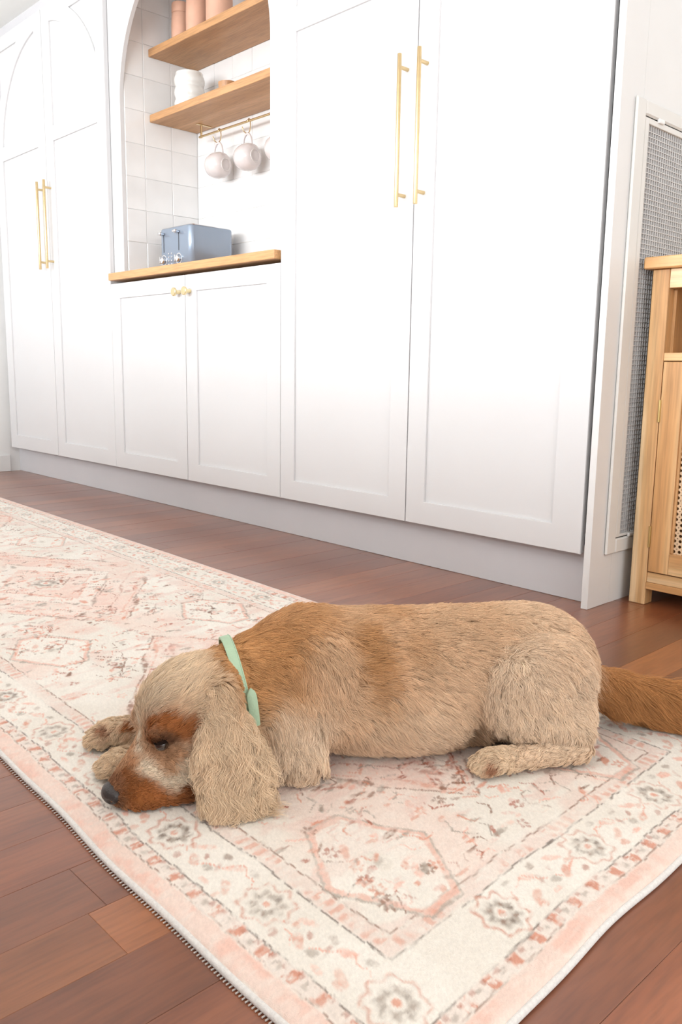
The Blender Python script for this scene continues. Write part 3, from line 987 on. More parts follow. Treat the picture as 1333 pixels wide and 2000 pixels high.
# geometry: four corners, wavy binding, rounded pile edge
fs, ft = S0 / RL, T0 / RW
P2 = ((1 - fs) * (1 - ft))[..., None] * RC['nr'] + ((1 - fs) * ft)[..., None] * RC['fr'] + (fs * (1 - ft))[..., None] * RC['nl'] + (fs * ft)[..., None] * RC['fl']
d0 = np.minimum(np.minimum(T0, RW - T0), np.minimum(S0, RL - S0))
near = 1 - sstep(0, .25, T0)
P2[..., 1] += near * (.0025 * np.sin(S0 * 9.0 + 1.0) + .0013 * np.sin(S0 * 23.0))
endw = 1 - sstep(0, .25, S0)
P2[..., 0] += endw * (.003 * np.sin(T0 * 12.0 + .5) + .0012 * np.sin(T0 * 31.0))
RTOP = .0112
zed = .0035 + (RTOP - .0035) * np.sqrt(np.clip(1 - (1 - np.clip(d0 / .011, 0, 1)) ** 2, 0, 1))
zed += sstep(.004, .012, d0) * (.0011 * (rs_.rand(*S.shape) - .5) + .0014 * (fbm(S0 / .03, T0 / .03, 33) - .5) + .0012 * (fbm(S0 / .3, T0 / .3, 35) - .5))
ns, ntt = S.shape
Vr = np.concatenate([P2, zed[..., None]], 2).reshape(-1, 3)
idx = np.arange(ns * ntt).reshape(ns, ntt)
quads = np.stack([idx[:-1, :-1], idx[:-1, 1:], idx[1:, 1:], idx[1:, :-1]], -1).reshape(-1, 4)


def fast_mesh(name, V, F, mat, smooth=True):
    me = bpy.data.meshes.new(name)
    n, k = F.shape
    me.vertices.add(len(V)); me.vertices.foreach_set('co', np.ascontiguousarray(V, dtype=np.float32).ravel())
    me.loops.add(n * k); me.loops.foreach_set('vertex_index', np.ascontiguousarray(F, dtype=np.int32).ravel())
    me.polygons.add(n)
    me.polygons.foreach_set('loop_start', np.arange(0, n * k, k, dtype=np.int32))
    me.polygons.foreach_set('use_smooth', np.full(n, smooth))
    me.update(calc_edges=True)
    me.validate()
    if mat is not None: me.materials.append(mat)
    return me


M_RUG = bpy.data.materials.new('rug_pile')
nt, N, L, b = nodes_of(M_RUG)
at = N.new('ShaderNodeAttribute'); at.attribute_name = 'pattern'
tc = N.new('ShaderNodeTexCoord')
no = N.new('ShaderNodeTexNoise'); no.inputs['Scale'].default_value = 900; no.inputs['Detail'].default_value = 2
L.new(tc.outputs['Object'], no.inputs['Vector'])
mr = N.new('ShaderNodeMapRange'); mr.inputs['To Min'].default_value = .90; mr.inputs['To Max'].default_value = 1.06
L.new(no.outputs['Fac'], mr.inputs['Value'])
mx = N.new('ShaderNodeMix'); mx.data_type = 'RGBA'; mx.blend_type = 'MULTIPLY'; mx.inputs['Factor'].default_value = 1
L.new(at.outputs['Color'], mx.inputs['A']); L.new(mr.outputs['Result'], mx.inputs['B'])
L.new(mx.outputs['Result'], b.inputs['Base Color'])
b.inputs['Roughness'].default_value = .95
b.inputs['Sheen Weight'].default_value = .12
b.inputs['Specular IOR Level'].default_value = .1
bp = N.new('ShaderNodeBump'); bp.inputs['Strength'].default_value = .5; bp.inputs['Distance'].default_value = .0015
L.new(no.outputs['Fac'], bp.inputs['Height']); L.new(bp.outputs['Normal'], b.inputs['Normal'])

rug = empty('rug', (-1.9, -.95, 0), 'long cream and pink distressed oriental-pattern rug under the dog', 'rug')
me = fast_mesh('pile', Vr, quads, M_RUG)
ca = me.color_attributes.new('pattern', 'FLOAT_COLOR', 'POINT')
ca.data.foreach_set('color', np.concatenate([colr, np.ones(S.shape + (1,))], 2).astype(np.float32).ravel())
put('pile', me, rug)
# white bound edge all round, with the overlock stitches showing along the near long side
M_BIND = mat_plain('rug_binding', (.78, .76, .73), .9, var=.08, scale=300, bump=.4, bscale=900)
loop = [P2[i, 0] for i in range(ns - 1, -1, -3)] + [P2[0, j] for j in range(1, ntt, 3)] + [P2[i, -1] for i in range(1, ns, 3)] + [P2[-1, j] for j in range(ntt - 1, 0, -4)]
cxy = P2.reshape(-1, 2).mean(0)
lp = [Vector((p[0], p[1], .0043)) for p in loop]
G().tube(lp + [lp[0]], .0042, 8, False).build('binding', M_BIND, rug, True, 80)
g = G()
i = 0
acc = 0
for i in range(1, ns):
    acc += sv[i] - sv[i - 1]
    if acc > .0042 and sv[i] < 1.3:
        acc = 0
        p = P2[i, 0]
        g.box(p[0] - .0006, p[0] + .0006, p[1] - .0068, p[1] - .0025, .0004, .0016)
tag(g.build('stitching', mat_plain('stitch_thread', (.62, .58, .54), .9), rug), kind='stuff')

# ------------------------------------------------------------------ dog
# body frame: u runs from elbow to tail, v away from the camera, z up from the rug; head frame: forward, left, up
ZR = .0135
DA = np.array((-.835, -1.137, ZR)); DE = np.array((.557, .831, 0.)); DN = np.array((-.831, .557, 0.)); DZ = np.array((0., 0, 1.))


def bd(u, v, z): return DA + u * DE + v * DN + z * DZ


HC = np.array((-.922, -1.241, .1175))
HF = np.array((-.1612, -.8315, -.5317)); HS = np.array((.9715, -.2285, .0629)); HH = np.array((-.1738, -.5064, .8446))


def hd(f, s, h): return HC + f * HF + s * HS + h * HH


GOLD, PALE, GINGER = np.array((.69, .455, .28)), np.array((.82, .64, .47)), np.array((.57, .295, .12))
RUSTF, CREAMF, TAILC = np.array((.37, .130, .038)), np.array((.82, .70, .54)), np.array((.50, .235, .085))
BLOND, DKB, PAD = np.array((.80, .615, .425)), np.array((.10, .045, .022)), np.array((.34, .14, .07))
PR = []          # primitives


def prim(kind, geo, k, col, ln, flow, lift=.35, wave=0.0, freq=3.0, grp=0):
    PR.append(dict(kind=kind, geo=geo, k=k, col=np.asarray(col), ln=ln, flow=np.asarray(flow, float), lift=lift, wave=wave, freq=freq, grp=grp))


def ell(c, r, axes, *a, **kw): prim('e', (np.asarray(c), np.asarray(r), axes), *a, **kw)


def cone(p, q, r0, r1, *a, **kw): prim('c', (np.asarray(p), np.asarray(q), r0, r1), *a, **kw)


BX = np.array((DE, DN, DZ)); HX = np.array((HF, HS, HH))
back = DE * 1.0 - DZ * .35
down = DE * .45 - DZ * 1.0
# torso
ell(bd(.115, .122, .104), (.150, .094, .102), BX, .03, GOLD, .024, back, lift=.16)
ell(bd(.260, .124, .101), (.175, .096, .104), BX, .04, GOLD, .022, back, lift=.14)
ell(bd(.392, .122, .103), (.115, .100, .103), BX, .04, GOLD * .6 + PALE * .4, .018, DE * .8 - DZ * .6, lift=.14)
ell(bd(.045, .115, .135), (.085, .075, .070), BX, .03, GOLD, .025, back, lift=.18)
ell(bd(.19, .105, .055), (.15, .085, .055), BX, .03, GOLD * .5 + PALE * .5, .024, DE * .8 - DZ * .5 - DN * .1, lift=.18, wave=.0012)
# neck and brisket
cone(bd(.035, .112, .128), bd(-.055, .082, .112), .078, .060, .03, GINGER, .026, back, lift=.2)
cone(bd(-.055, .082, .112), hd(-.050, 0, -.008), .060, .052, .03, GINGER, .022, DE + DN * .3 - DZ * .2, lift=.2)
ell(bd(-.010, .070, .070), (.065, .062, .066), BX, .03, GOLD, .026, DE * .5 - DZ * 1.0, lift=.2)
# near shoulder, elbow and foreleg
ell(bd(.058, .052, .110), (.056, .040, .078), BX, .022, GOLD * .7 + PALE * .3, .024, down, lift=.2, wave=.0015)
cone(bd(.030, .034, .082), bd(.010, .010, .034), .034, .027, .018, PALE, .026, DE * .3 - DZ - DN * .2, lift=.25, wave=.003, freq=4)
cone(bd(.030, .012, .026), bd(-.06, .014, .022), .025, .022, .014, PALE * .8 + GOLD * .2, .026, -DE * .3 - DZ * .6 - DN * .5, lift=.3, wave=.005, freq=5)
cone(bd(-.06, .014, .022), bd(-.20, .048, .020), .022, .017, .015, PALE, .018, -DE - DZ * .3, wave=.003)
ell(bd(-.220, .056, .019), (.036, .022, .017), BX, .010, BLOND, .010, -DE - DZ * .4, wave=.003)
for k_, dv in enumerate((-.016, -.005, .006, .016)):
    ell(bd(-.250 + .005 * abs(k_ - 1.5), .056 + dv, .012), (.017, .0062, .0105), BX, .002, BLOND, .008, -DE - DZ * .5, lift=.25)
# far foreleg
cone(bd(.0, .165, .03), bd(-.22, .152, .021), .026, .018, .015, PALE, .018, -DE - DZ * .3)
ell(bd(-.243, .151, .021), (.038, .024, .0185), BX, .010, BLOND, .011, -DE - DZ * .5, wave=.003)
for k_, dv in enumerate((-.017, -.006, .006, .017)):
    ell(bd(-.276 + .005 * abs(k_ - 1.5), .151 + dv, .014), (.018, .0068, .0115), BX, .002, BLOND, .009, -DE - DZ * .5, lift=.25)
# near hind leg folded under: thigh, knee, foot
ell(bd(.392, .044, .104), (.078, .052, .078), BX, .009, PALE, .020, DE * .8 - DZ * .5, lift=.18, wave=.0015)
ell(bd(.342, .030, .098), (.046, .034, .060), BX, .010, PALE, .026, DE * .25 - DZ * 1.0 - DN * .1, lift=.3, wave=.004, freq=4)
ell(bd(.415, .026, .064), (.050, .032, .034), BX, .012, PALE, .020, DE * .3 - DZ, lift=.2, wave=.002)
cone(bd(.350, .016, .062), bd(.436, .008, .044), .024, .018, .008, PALE * .8 + GOLD * .2, .018, DE * .4 - DZ, lift=.25, wave=.002)
cone(bd(.436, .000, .019), bd(.325, -.010, .017), .017, .0165, .003, PALE * .6 + GOLD * .4, .009, -DE - DZ * .3, lift=.15, wave=.001)
ell(bd(.304, -.012, .018), (.034, .021, .0175), BX, .008, BLOND, .011, -DE - DZ * .5, lift=.25, wave=.003)
for k_, dv in enumerate((-.015, -.005, .005, .015)):
    ell(bd(.277 + .005 * abs(k_ - 1.5), -.012 + dv, .013), (.016, .0062, .0105), BX, .002, BLOND, .008, -DE - DZ * .5, lift=.25)
# far hind leg, mostly hidden
ell(bd(.39, .195, .085), (.085, .045, .075), BX, .02, PALE, .018, DE * .6 - DZ)
cone(bd(.43, .225, .02), bd(.30, .23, .02), .02, .018, .01, PALE, .014, -DE)
# tail, resting on the rug
T_ = [bd(.470, .130, .085), bd(.545, .122, .058), bd(.635, .104, .036), bd(.745, .098, .024)]
for i_, (p, q) in enumerate(zip(T_[:-1], T_[1:])):
    cone(p, q, (.028, .026, .025)[i_], (.026, .025, .018)[i_], .015, TAILC, (.024, .055, .065)[i_], (q - p) / np.linalg.norm(q - p) - DZ * (.15, .75, .8)[i_] - DN * (.05, .4, .5)[i_], .25, .0025)
# head
ell(hd(-.012, 0, .004), (.068, .058, .056), HX, .02, BLOND, .019, -HF + HH * .1, lift=.18)
ell(hd(-.005, 0, .034), (.052, .042, .030), HX, .02, BLOND * .6 + CREAMF * .4, .026, -HF * 1.0 + HS * .25, lift=.22, wave=.0025)
for s_ in (1, -1):
    ell(hd(.036, s_ * .030, .022), (.026, .022, .020), HX, .012, RUSTF * .5 + BLOND * .5, .007, -HF + HS * s_ * .5, lift=.12)
    ell(hd(.020, s_ * .036, -.034), (.040, .026, .040), HX, .015, CREAMF * .6 + GOLD * .4, .009, -HF - HH * .3, lift=.12)
    ell(hd(.096, s_ * .0225, -.045), (.040, .0185, .027), HX, .010, RUSTF, .005, -HF - HH * .5, lift=.12)
    ell(hd(.052, s_ * .030, -.064), (.042, .020, .027), HX, .012, RUSTF * .8 + GOLD * .2, .009, -HF - HH * .4, lift=.25)
cone(hd(.045, 0, -.012), hd(.125, 0, -.025), .036, .0225, .014, GOLD * .6 + RUSTF * .4, .005, -HF, lift=.15)
ell(hd(.085, 0, -.055), (.050, .024, .018), HX, .008, RUSTF, .006, -HF - HH * .3, lift=.2)
ell(hd(-.03, 0, -.05), (.06, .045, .04), HX, .02, GOLD, .015, -HF - HH * .3)
# near ear: hangs from the side of the head to the rug and spreads there
earA, earD = bd(-.092, -.036, .140), bd(-.079, -.078, .010)
ex = (earD - earA) / np.linalg.norm(earD - earA)
ey = np.cross(ex, -DN); ey /= np.linalg.norm(ey)
ez = np.cross(ex, ey)
EX_ = np.array((ex, ey, ez))
ell(bd(-.090, -.036, .132), (.034, .022, .014), EX_, .012, BLOND, .024, ex + DE * .2, lift=.22, wave=.003, freq=3)
ell(bd(-.083, -.054, .082), (.056, .033, .014), EX_, .008, BLOND * .85 + GOLD * .15, .046, ex, lift=.2, wave=.0085, freq=3.6, grp=1)
ell(bd(-.080, -.070, .034), (.034, .031, .015), EX_, .008, BLOND * .9 + PALE * .1, .040, ex - DZ * .1, lift=.22, wave=.0085, freq=3.8, grp=1)
if ez @ DN > 0: ez = -ez
for oy, cu_, sc in ((-.025, .060, .9), (-.009, .056, 1.1), (.008, .062, 1.0), (.024, .058, .9)):
    ell(bd(-.082, -.058, cu_) + ey * oy + ez * .009, (.046 * sc, .0085, .0095), EX_, .006, BLOND * (.97 + .06 * sc), .042, ex, lift=.2, wave=.0085, freq=3.6, grp=1)
ell(bd(-.050, -.060, .050), (.040, .016, .012), EX_, .008, BLOND, .040, ex + DE * .3, lift=.22, wave=.0085, freq=3.8, grp=1)
# far ear, behind the head
fA = hd(-.03, -.056, .010)
ell(fA + np.array((-.02, .0, -.05)), (.030, .016, .060), np.array((DE, DN, DZ)), .012, BLOND, .03, -DZ + DN * .3, wave=.004)


def sd_prim(P, pr):
    if pr['kind'] == 'e':
        c, r, ax = pr['geo']
        q = (P - c) @ ax.T
        k0 = np.sqrt(((q / r) ** 2).sum(-1)); k1 = np.sqrt(((q / (r * r)) ** 2).sum(-1)) + 1e-9
        return k0 * (k0 - 1) / k1
    a, b, r0, r1 = pr['geo']
    ba = b - a
    h = np.clip(((P - a) @ ba) / (ba @ ba), 0, 1)
    return np.linalg.norm(P - a - h[..., None] * ba, axis=-1) - (r0 + (r1 - r0) * h)


def ext(pr):
    if pr['kind'] == 'e':
        c, r, ax = pr['geo']; e_ = np.sqrt(((ax * r[:, None]) ** 2).sum(0)); return c - e_, c + e_
    a, b, r0, r1 = pr['geo']
    return np.minimum(a - r0, b - r1), np.maximum(a + r0, b + r1)


HG = .004
lo = np.min([ext(p)[0] for p in PR], 0) - .03; hi = np.max([ext(p)[1] for p in PR], 0) + .03
lo[2] = ZR - .012
dim = np.ceil((hi - lo) / HG).astype(int) + 1
ax_ = [lo[i] + HG * np.arange(dim[i]) for i in range(3)]
FLD = np.full(dim, .06, np.float32)
for pr in PR:
    a, b = ext(pr)
    m_ = pr['k'] + .026
    i0 = np.clip(((a - m_ - lo) / HG).astype(int), 0, dim); i1 = np.clip(((b + m_ - lo) / HG).astype(int) + 2, 0, dim)
    sl = tuple(slice(i0[j], i1[j]) for j in range(3))
    P_ = np.stack(np.meshgrid(*[ax_[j][sl[j]] for j in range(3)], indexing='ij'), -1)
    d = sd_prim(P_, pr)
    o = FLD[sl]
    h = np.maximum(pr['k'] - np.abs(o - d), 0) / pr['k']
    FLD[sl] = np.minimum(o, d) - h * h * pr['k'] * .25
# hollow of the groin between belly and thigh
dc_ = sd_prim(np.stack(np.meshgrid(*ax_, indexing='ij'), -1), dict(kind='e', geo=(bd(.286, .030, .018), np.array((.022, .040, .046)), BX)))
h = np.maximum(.012 - np.abs(FLD + dc_), 0) / .012
near_paw = sd_prim(np.stack(np.meshgrid(*ax_, indexing='ij'), -1), dict(kind='e', geo=(bd(.30, -.012, .015), np.array((.055, .034, .028)), BX)))
FLD = np.where(near_paw < 0, FLD, np.maximum(FLD, -dc_) + h * h * .012 * .25).astype(np.float32)
# the body flattens where it lies on the rug
FLD = np.maximum(FLD, (ZR + .0005 - ax_[2])[None, None, :]).astype(np.float32)


def surface_nets(Fd, org, h):
    s = Fd < 0
    nx, ny, nz = Fd.shape
    acc = np.zeros((nx - 1, ny - 1, nz - 1, 3), np.float32); cnt = np.zeros((nx - 1, ny - 1, nz - 1), np.float32)
    cs = [(i, j, k) for i in (0, 1) for j in (0, 1) for k in (0, 1)]
    sub = lambda A, c: A[c[0]:nx - 1 + c[0], c[1]:ny - 1 + c[1], c[2]:nz - 1 + c[2]]
    for c in cs:
        for axis in range(3):
            if c[axis]: continue
            c2 = list(c); c2[axis] = 1
            f0, f1 = sub(Fd, c), sub(Fd, c2)
            x = sub(s, c) != sub(s, c2)
            t = np.where(x, f0 / np.where(x, f0 - f1, 1), 0)
            for q in range(3):
                acc[..., q] += np.where(x, c[q] + (t if q == axis else 0), 0)
            cnt += x
    act = cnt > 0
    vid = np.full(act.shape, -1, np.int64); vid[act] = np.arange(act.sum())
    cell = np.argwhere(act)
    V = org + h * (cell + acc[act] / cnt[act][:, None])
    Q = []
    for axis in range(3):
        b_, c_ = [q for q in range(3) if q != axis]
        sl0 = [slice(None)] * 3; sl1 = [slice(None)] * 3
        sl0[axis] = slice(0, -1); sl1[axis] = slice(1, None)
        ch = s[tuple(sl0)] != s[tuple(sl1)]
        ii = np.argwhere(ch)
        ok = (ii[:, b_] > 0) & (ii[:, c_] > 0) & (ii[:, b_] < Fd.shape[b_] - 1) & (ii[:, c_] < Fd.shape[c_] - 1)
        ii = ii[ok]
        inside = s[tuple(ii.T)]
        def cell_at(db, dc):
            j = ii.copy(); j[:, b_] -= db; j[:, c_] -= dc
            return vid[tuple(j.T)]
        q = np.stack([cell_at(1, 1), cell_at(0, 1), cell_at(0, 0), cell_at(1, 0)], 1)
        flip = inside if axis != 1 else ~inside
        q[~flip] = q[~flip][:, ::-1]
        Q.append(q)
    Q = np.concatenate(Q)
    return V, Q[(Q >= 0).all(1)]


def samp(P):
    g = (P - lo) / HG
    g = np.clip(g, 0, np.array(dim) - 1.001)
    i = np.floor(g).astype(int); f = g - i
    r = 0
    for c in ((0, 0, 0), (0, 0, 1), (0, 1, 0), (0, 1, 1), (1, 0, 0), (1, 0, 1), (1, 1, 0), (1, 1, 1)):
        w = np.prod([f[:, q] if c[q] else 1 - f[:, q] for q in range(3)], axis=0)
        r = r + w * FLD[i[:, 0] + c[0], i[:, 1] + c[1], i[:, 2] + c[2]]
    return r


def grad(P, e=.003):
    g = np.stack([samp(P + np.eye(3)[q] * e) - samp(P - np.eye(3)[q] * e) for q in range(3)], 1)
    return g / (np.linalg.norm(g, axis=1, keepdims=True) + 1e-9)


DV, DQ = surface_nets(FLD, lo, HG)
# fur guidance blended from the shapes, plus patches of coat colour set at places on the coat
def guide(P):
    d = np.stack([sd_prim(P, pr) for pr in PR], 1)
    w = np.exp(-np.maximum(d - d.min(1, keepdims=True), 0) / .006)
    w /= w.sum(1, keepdims=True)
    g = {k: w @ np.array([pr[k] for pr in PR]) for k in ('ln', 'lift', 'wave', 'freq')}
    g['col'] = w @ np.array([pr['col'] for pr in PR]); g['flow'] = w @ np.array([pr['flow'] / np.linalg.norm(pr['flow']) for pr in PR])
    return g




def hit(px_, py_):
    """where the line of sight through a pixel of the 1333 x 2000 frame meets the body"""
    d = (px_ - 666.5) / FPX * np.array(RIGHT) - (py_ - 1000) / FPX * np.array(UP) + np.array(FWD)
    d /= np.linalg.norm(d)
    t = np.arange(.7, 2.0, .0015)
    s = samp(np.array(CAM) + t[:, None] * d)
    inb = np.all((np.array(CAM) + t[:, None] * d > lo) & (np.array(CAM) + t[:, None] * d < hi), 1)
    s = np.where(inb, s, 1)
    k = np.argmax(s < .001) if (s < .001).any() else int(np.argmin(s))
    return np.array(CAM) + t[k] * d


PATCH = [(hd(.128, 0, -.002), .013, DKB * 2.4, .97), (hd(.130, .018, -.014), .011, DKB * 2.4, .95), (hd(.130, -.018, -.014), .011, DKB * 2.4, .95), (hd(.132, 0, -.036), .013, DKB * 2, .9), (bd(.02, .10, .205), .06, GINGER, .55), (bd(.16, .12, .21), .04, GINGER, .5), (hd(.052, -.046, .006), .018, RUSTF, .95)]
for px_, py_, r_, c_, w_ in (
        # neck and shoulder
        (452, 1296, .032, GINGER, .97), (438, 1272, .026, GINGER, .95), (470, 1340, .026, GINGER, .97), (425, 1285, .016, GINGER, .7), (521, 1305, .050, GINGER, .9), (510, 1374, .030, GINGER * .95, .9), (560, 1270, .04, GINGER, .7),
        (575, 1345, .035, GINGER * .8 + GOLD * .2, .8), (640, 1290, .032, GOLD, .8), (655, 1350, .035, GOLD * .8 + PALE * .2, .8), (560, 1410, .030, PALE, .75), (610, 1440, .035, PALE, .7), (650, 1470, .035, GOLD * .5 + PALE * .5, .6),
        # dark bands on the side
        (708, 1250, .030, GINGER * .9, .9), (728, 1300, .028, GINGER * .85, .95), (742, 1345, .024, GINGER * .85, .95), (752, 1380, .016, GINGER * .9, .8), (815, 1265, .030, GINGER, .6), (790, 1400, .05, GOLD * .8 + PALE * .2, .6),
        (880, 1250, .06, GOLD * .9, .6), (980, 1240, .05, GOLD * .9, .6), (850, 1430, .05, PALE, .6), (740, 1450, .04, PALE * .6 + GOLD * .4, .5), (900, 1360, .06, GOLD * .6 + PALE * .4, .6),
        # hind quarters
        (1060, 1330, .05, PALE, .9), (1010, 1380, .04, PALE, .9), (1090, 1420, .05, PALE, .9), (1000, 1320, .03, PALE, .8), (1100, 1260, .05, GOLD * .6 + PALE * .4, .7), (1050, 1490, .03, PALE * .7 + GOLD * .3, .7),
        (965, 1503, .011, PAD, .9), (205, 1428, .012, PAD, .85), (230, 1490, .02, BLOND, .7),
        # face
        (300, 1380, .022, CREAMF * .6 + BLOND * .4, .8), (345, 1380, .022, BLOND, .8), (333, 1420, .017, RUSTF, .97), (316, 1410, .014, RUSTF, .97), (354, 1434, .016, RUSTF, .95), (366, 1420, .010, RUSTF, .8), (298, 1449, .011, RUSTF, .95), (291, 1415, .010, RUSTF, .95),
        (277, 1412, .0075, CREAMF, .9), (272, 1440, .0075, CREAMF, .95), (269, 1465, .0075, CREAMF, .8), (256, 1420, .011, RUSTF, .95),
        (325, 1480, .015, GOLD * .6 + RUSTF * .4, .97), (330, 1495, .011, GOLD * .65 + RUSTF * .35, .95), (350, 1478, .010, GOLD * .8 + RUSTF * .2, .9), (305, 1478, .010, GOLD * .5 + RUSTF * .5, .9),
        (362, 1492, .013, CREAMF, .97), (350, 1519, .013, CREAMF, .97), (334, 1536, .010, CREAMF, .95), (370, 1515, .010, CREAMF, .8),
        (284, 1500, .012, CREAMF, .95), (300, 1511, .010, CREAMF, .95), (318, 1524, .009, CREAMF, .9),
        (257, 1490, .008, GOLD * .4 + RUSTF * .6, .9), (243, 1512, .010, RUSTF * .7, .95), (233, 1528, .010, DKB * 2.6, .95), (258, 1525, .010, RUSTF * .7, .9), (282, 1535, .011, RUSTF * .8, .9),
        (256, 1551, .013, RUSTF * .7, .97), (279, 1559, .016, RUSTF, .97), (310, 1563, .016, RUSTF, .97), (279, 1578, .013, RUSTF * .8, .97), (325, 1576, .014, RUSTF * .9, .97), (300, 1585, .012, RUSTF * .7, .97),
        (367, 1547, .012, RUSTF * .7, .95), (350, 1560, .010, RUSTF * .8, .95), (228, 1570, .010, DKB * 2, .9),
        (327, 1478, .013, GOLD * .6 + RUSTF * .4, .97), (330, 1496, .010, GOLD * .65 + RUSTF * .35, .95), (345, 1470, .009, GOLD * .6 + RUSTF * .4, .9), (316, 1446, .0105, DKB * 1.2, .97), (301, 1449, .006, DKB * 1.2, .9), (332, 1450, .006, DKB * 1.5, .9)):
    PATCH.append((hit(px_, py_), r_, c_, w_))


def coat(P, col):
    col = col.copy()
    for c, r, cc, w in PATCH:
        a = (np.exp(-(((P - c) ** 2).sum(1)) / (r * r) * 1.1) * w)
        a = np.clip(a * 1.35, 0, w)[:, None]
        col = col * (1 - a) + cc * a
    return col


gv = guide(DV)
vcol = coat(DV, gv['col']) * .86
M_COAT = bpy.data.materials.new('dog_skin')
nt, N, L, b = nodes_of(M_COAT)
at = N.new('ShaderNodeAttribute'); at.attribute_name = 'coat'
L.new(at.outputs['Color'], b.inputs['Base Color']); b.inputs['Roughness'].default_value = .8
b.inputs['Specular IOR Level'].default_value = .15
dog = empty('dog', (float(bd(.2, .12, 0)[0]), float(bd(.2, .12, 0)[1]), ZR), 'golden cocker spaniel lying on the rug with its chin down, wearing a mint collar', 'dog')
me = fast_mesh('body', DV, DQ, M_COAT)
ca = me.color_attributes.new('coat', 'FLOAT_COLOR', 'POINT')
ca.data.foreach_set('color', np.concatenate([vcol, np.ones((len(DV), 1))], 1).astype(np.float32).ravel())
body = put('body', me, dog)
body['label'] = 'golden coat paler on the legs and ears'

# nose leather with nostrils, eyes
M_NOSE = mat_plain('nose_leather', (.028, .022, .021), .38, var=.2, scale=60, bump=.35, bscale=500)
NR = Matrix(((HF[0], HS[0], HH[0]), (HF[1], HS[1], HH[1]), (HF[2], HS[2], HH[2])))
g = G()
r = bmesh.ops.create_uvsphere(g.bm, u_segments=40, v_segments=26, radius=1)
nc = hd(.1365, 0, -.0175)
for v in r['verts']:
    x, y, z = v.co
    fx = .0150 * x; sy = .0212 * y * (1 - .18 * (z < 0) * -z); hz = .0145 * z
    if x > 0: fx *= 1 - .12 * abs(y)
    # nostrils and the groove between them
    for sgn in (1, -1):
        dd = ((y - sgn * .52) / .22) ** 2 + ((z + .10) / .26) ** 2 + ((x - .75) / .6) ** 2
        fx -= .0065 * math.exp(-dd)
    fx -= .0022 * math.exp(-(y / .10) ** 2) * (x > .3) * (z < .35)
    v.co = Vector(nc) + NR @ Vector((fx, sy, hz))
g.build('nose', M_NOSE, dog, True, 80)
M_EYE = mat_plain('eye', (.018, .010, .007), .05, var=.2, coat=1.0)
M_LID = mat_plain('eyelid', (.012, .006, .004), .8, spec=.1)
for s_ in (1, -1):
    ec = hd(.0525, s_ * .0412, .0115)
    g = G()
    bmesh.ops.create_uvsphere(g.bm, u_segments=24, v_segments=16, radius=.0098, matrix=Matrix.Translation(Vector(ec)))
    e_ = g.build('eye', M_EYE, dog, True, 80)
    g = G()
    # heavy upper lid, half closed
    r = bmesh.ops.create_uvsphere(g.bm, u_segments=24, v_segments=16, radius=.0107, matrix=Matrix.Translation(Vector(ec)))
    tilt = Vector(HH * .9 - HF * .35 + HS * s_ * .1).normalized()
    bmesh.ops.bisect_plane(g.bm, geom=g.bm.verts[:] + g.bm.edges[:] + g.bm.faces[:], plane_co=Vector(ec) + tilt * .0035, plane_no=-tilt, clear_outer=True)
    g.build('eyelid', M_LID, e_, True, 80)

# ------------------------------------------------------------------ collar
M_COLLAR = mat_plain('mint_leather', (.40, .56, .385), .55, var=.05, scale=40, bump=.15, bscale=400)
cc0 = bd(-.065, .080, .110)
cn = -DE - DN * .12 - DZ * .20; cn /= np.linalg.norm(cn)
c1 = np.cross(cn, DZ); c1 /= np.linalg.norm(c1)
if c1 @ (np.array(CAM) - cc0) < 0: c1 = -c1
c2 = np.cross(cn, c1)
if c2[2] < 0: c2 = -c2
g = G()
ring = []
nseg = 72
for k in range(nseg):
    a = 2 * math.pi * k / nseg
    dirv = c1 * math.cos(a) + c2 * math.sin(a)
    # sit the band just outside the neck
    tt = np.linspace(.03, .14, 111)
    dd = samp(cc0 + tt[:, None] * dirv)
    j = np.argmax(dd > .0) if (dd > 0).any() else 60
    ring.append((a, dirv, tt[j]))
rad = np.array([r_[2] for r_ in ring]); rad = np.minimum(rad, .082)
for _ in range(14): rad = (np.roll(rad, 1) + rad * 2 + np.roll(rad, -1)) / 4
rad = rad + .0090
bw, bt = .0074, .0020
vs_ = []
for k, (a, dirv, _) in enumerate(ring):
    p = cc0 + dirv * rad[k]
    vs_.append([g.bm.verts.new(p + cn * s1 * bw + dirv * s2 * bt) for s1, s2 in ((-1, -1), (-1, .6), (-.8, 1), (.8, 1), (1, .6), (1, -1))])
for k in range(nseg):
    A_, B_ = vs_[k], vs_[(k + 1) % nseg]
    for q in range(6): g.bm.faces.new((A_[q], A_[(q + 1) % 6], B_[(q + 1) % 6], B_[q]))
collar = g.build('collar', M_COLLAR, dog, True, 50)
collar['label'] = 'mint green leather collar'
# loose tongue end of the strap lying over the band on the near side
g = G()
prev = None
for i_ in range(13):
    t = i_ / 12
    a = math.radians(20 - 32 * t)
    k = int(round((a % (2 * math.pi)) / (2 * math.pi) * nseg)) % nseg
    dirv = c1 * math.cos(a) + c2 * math.sin(a)
    w_ = .0068 * math.sqrt(max(0.02, 1 - max(0, (.25 - t) / .25) ** 2))
    p = cc0 + dirv * (rad[k] + .005 + .004 * (1 - t)) - cn * (.006 + .004 * (1 - t))
    row = [g.bm.verts.new(p + cn * s1 * w_ + dirv * s2 * .0018) for s1, s2 in ((-1, -1), (-1, .5), (-.75, 1), (.75, 1), (1, .5), (1, -1))]
    if prev:
        for q in range(6): g.bm.faces.new((prev[q], prev[(q + 1) % 6], row[(q + 1) % 6], row[q]))
    else: g.bm.faces.new(row)
    prev = row
g.bm.faces.new(prev[::-1])
g.build('strap_end', M_COLLAR, collar, True, 50)
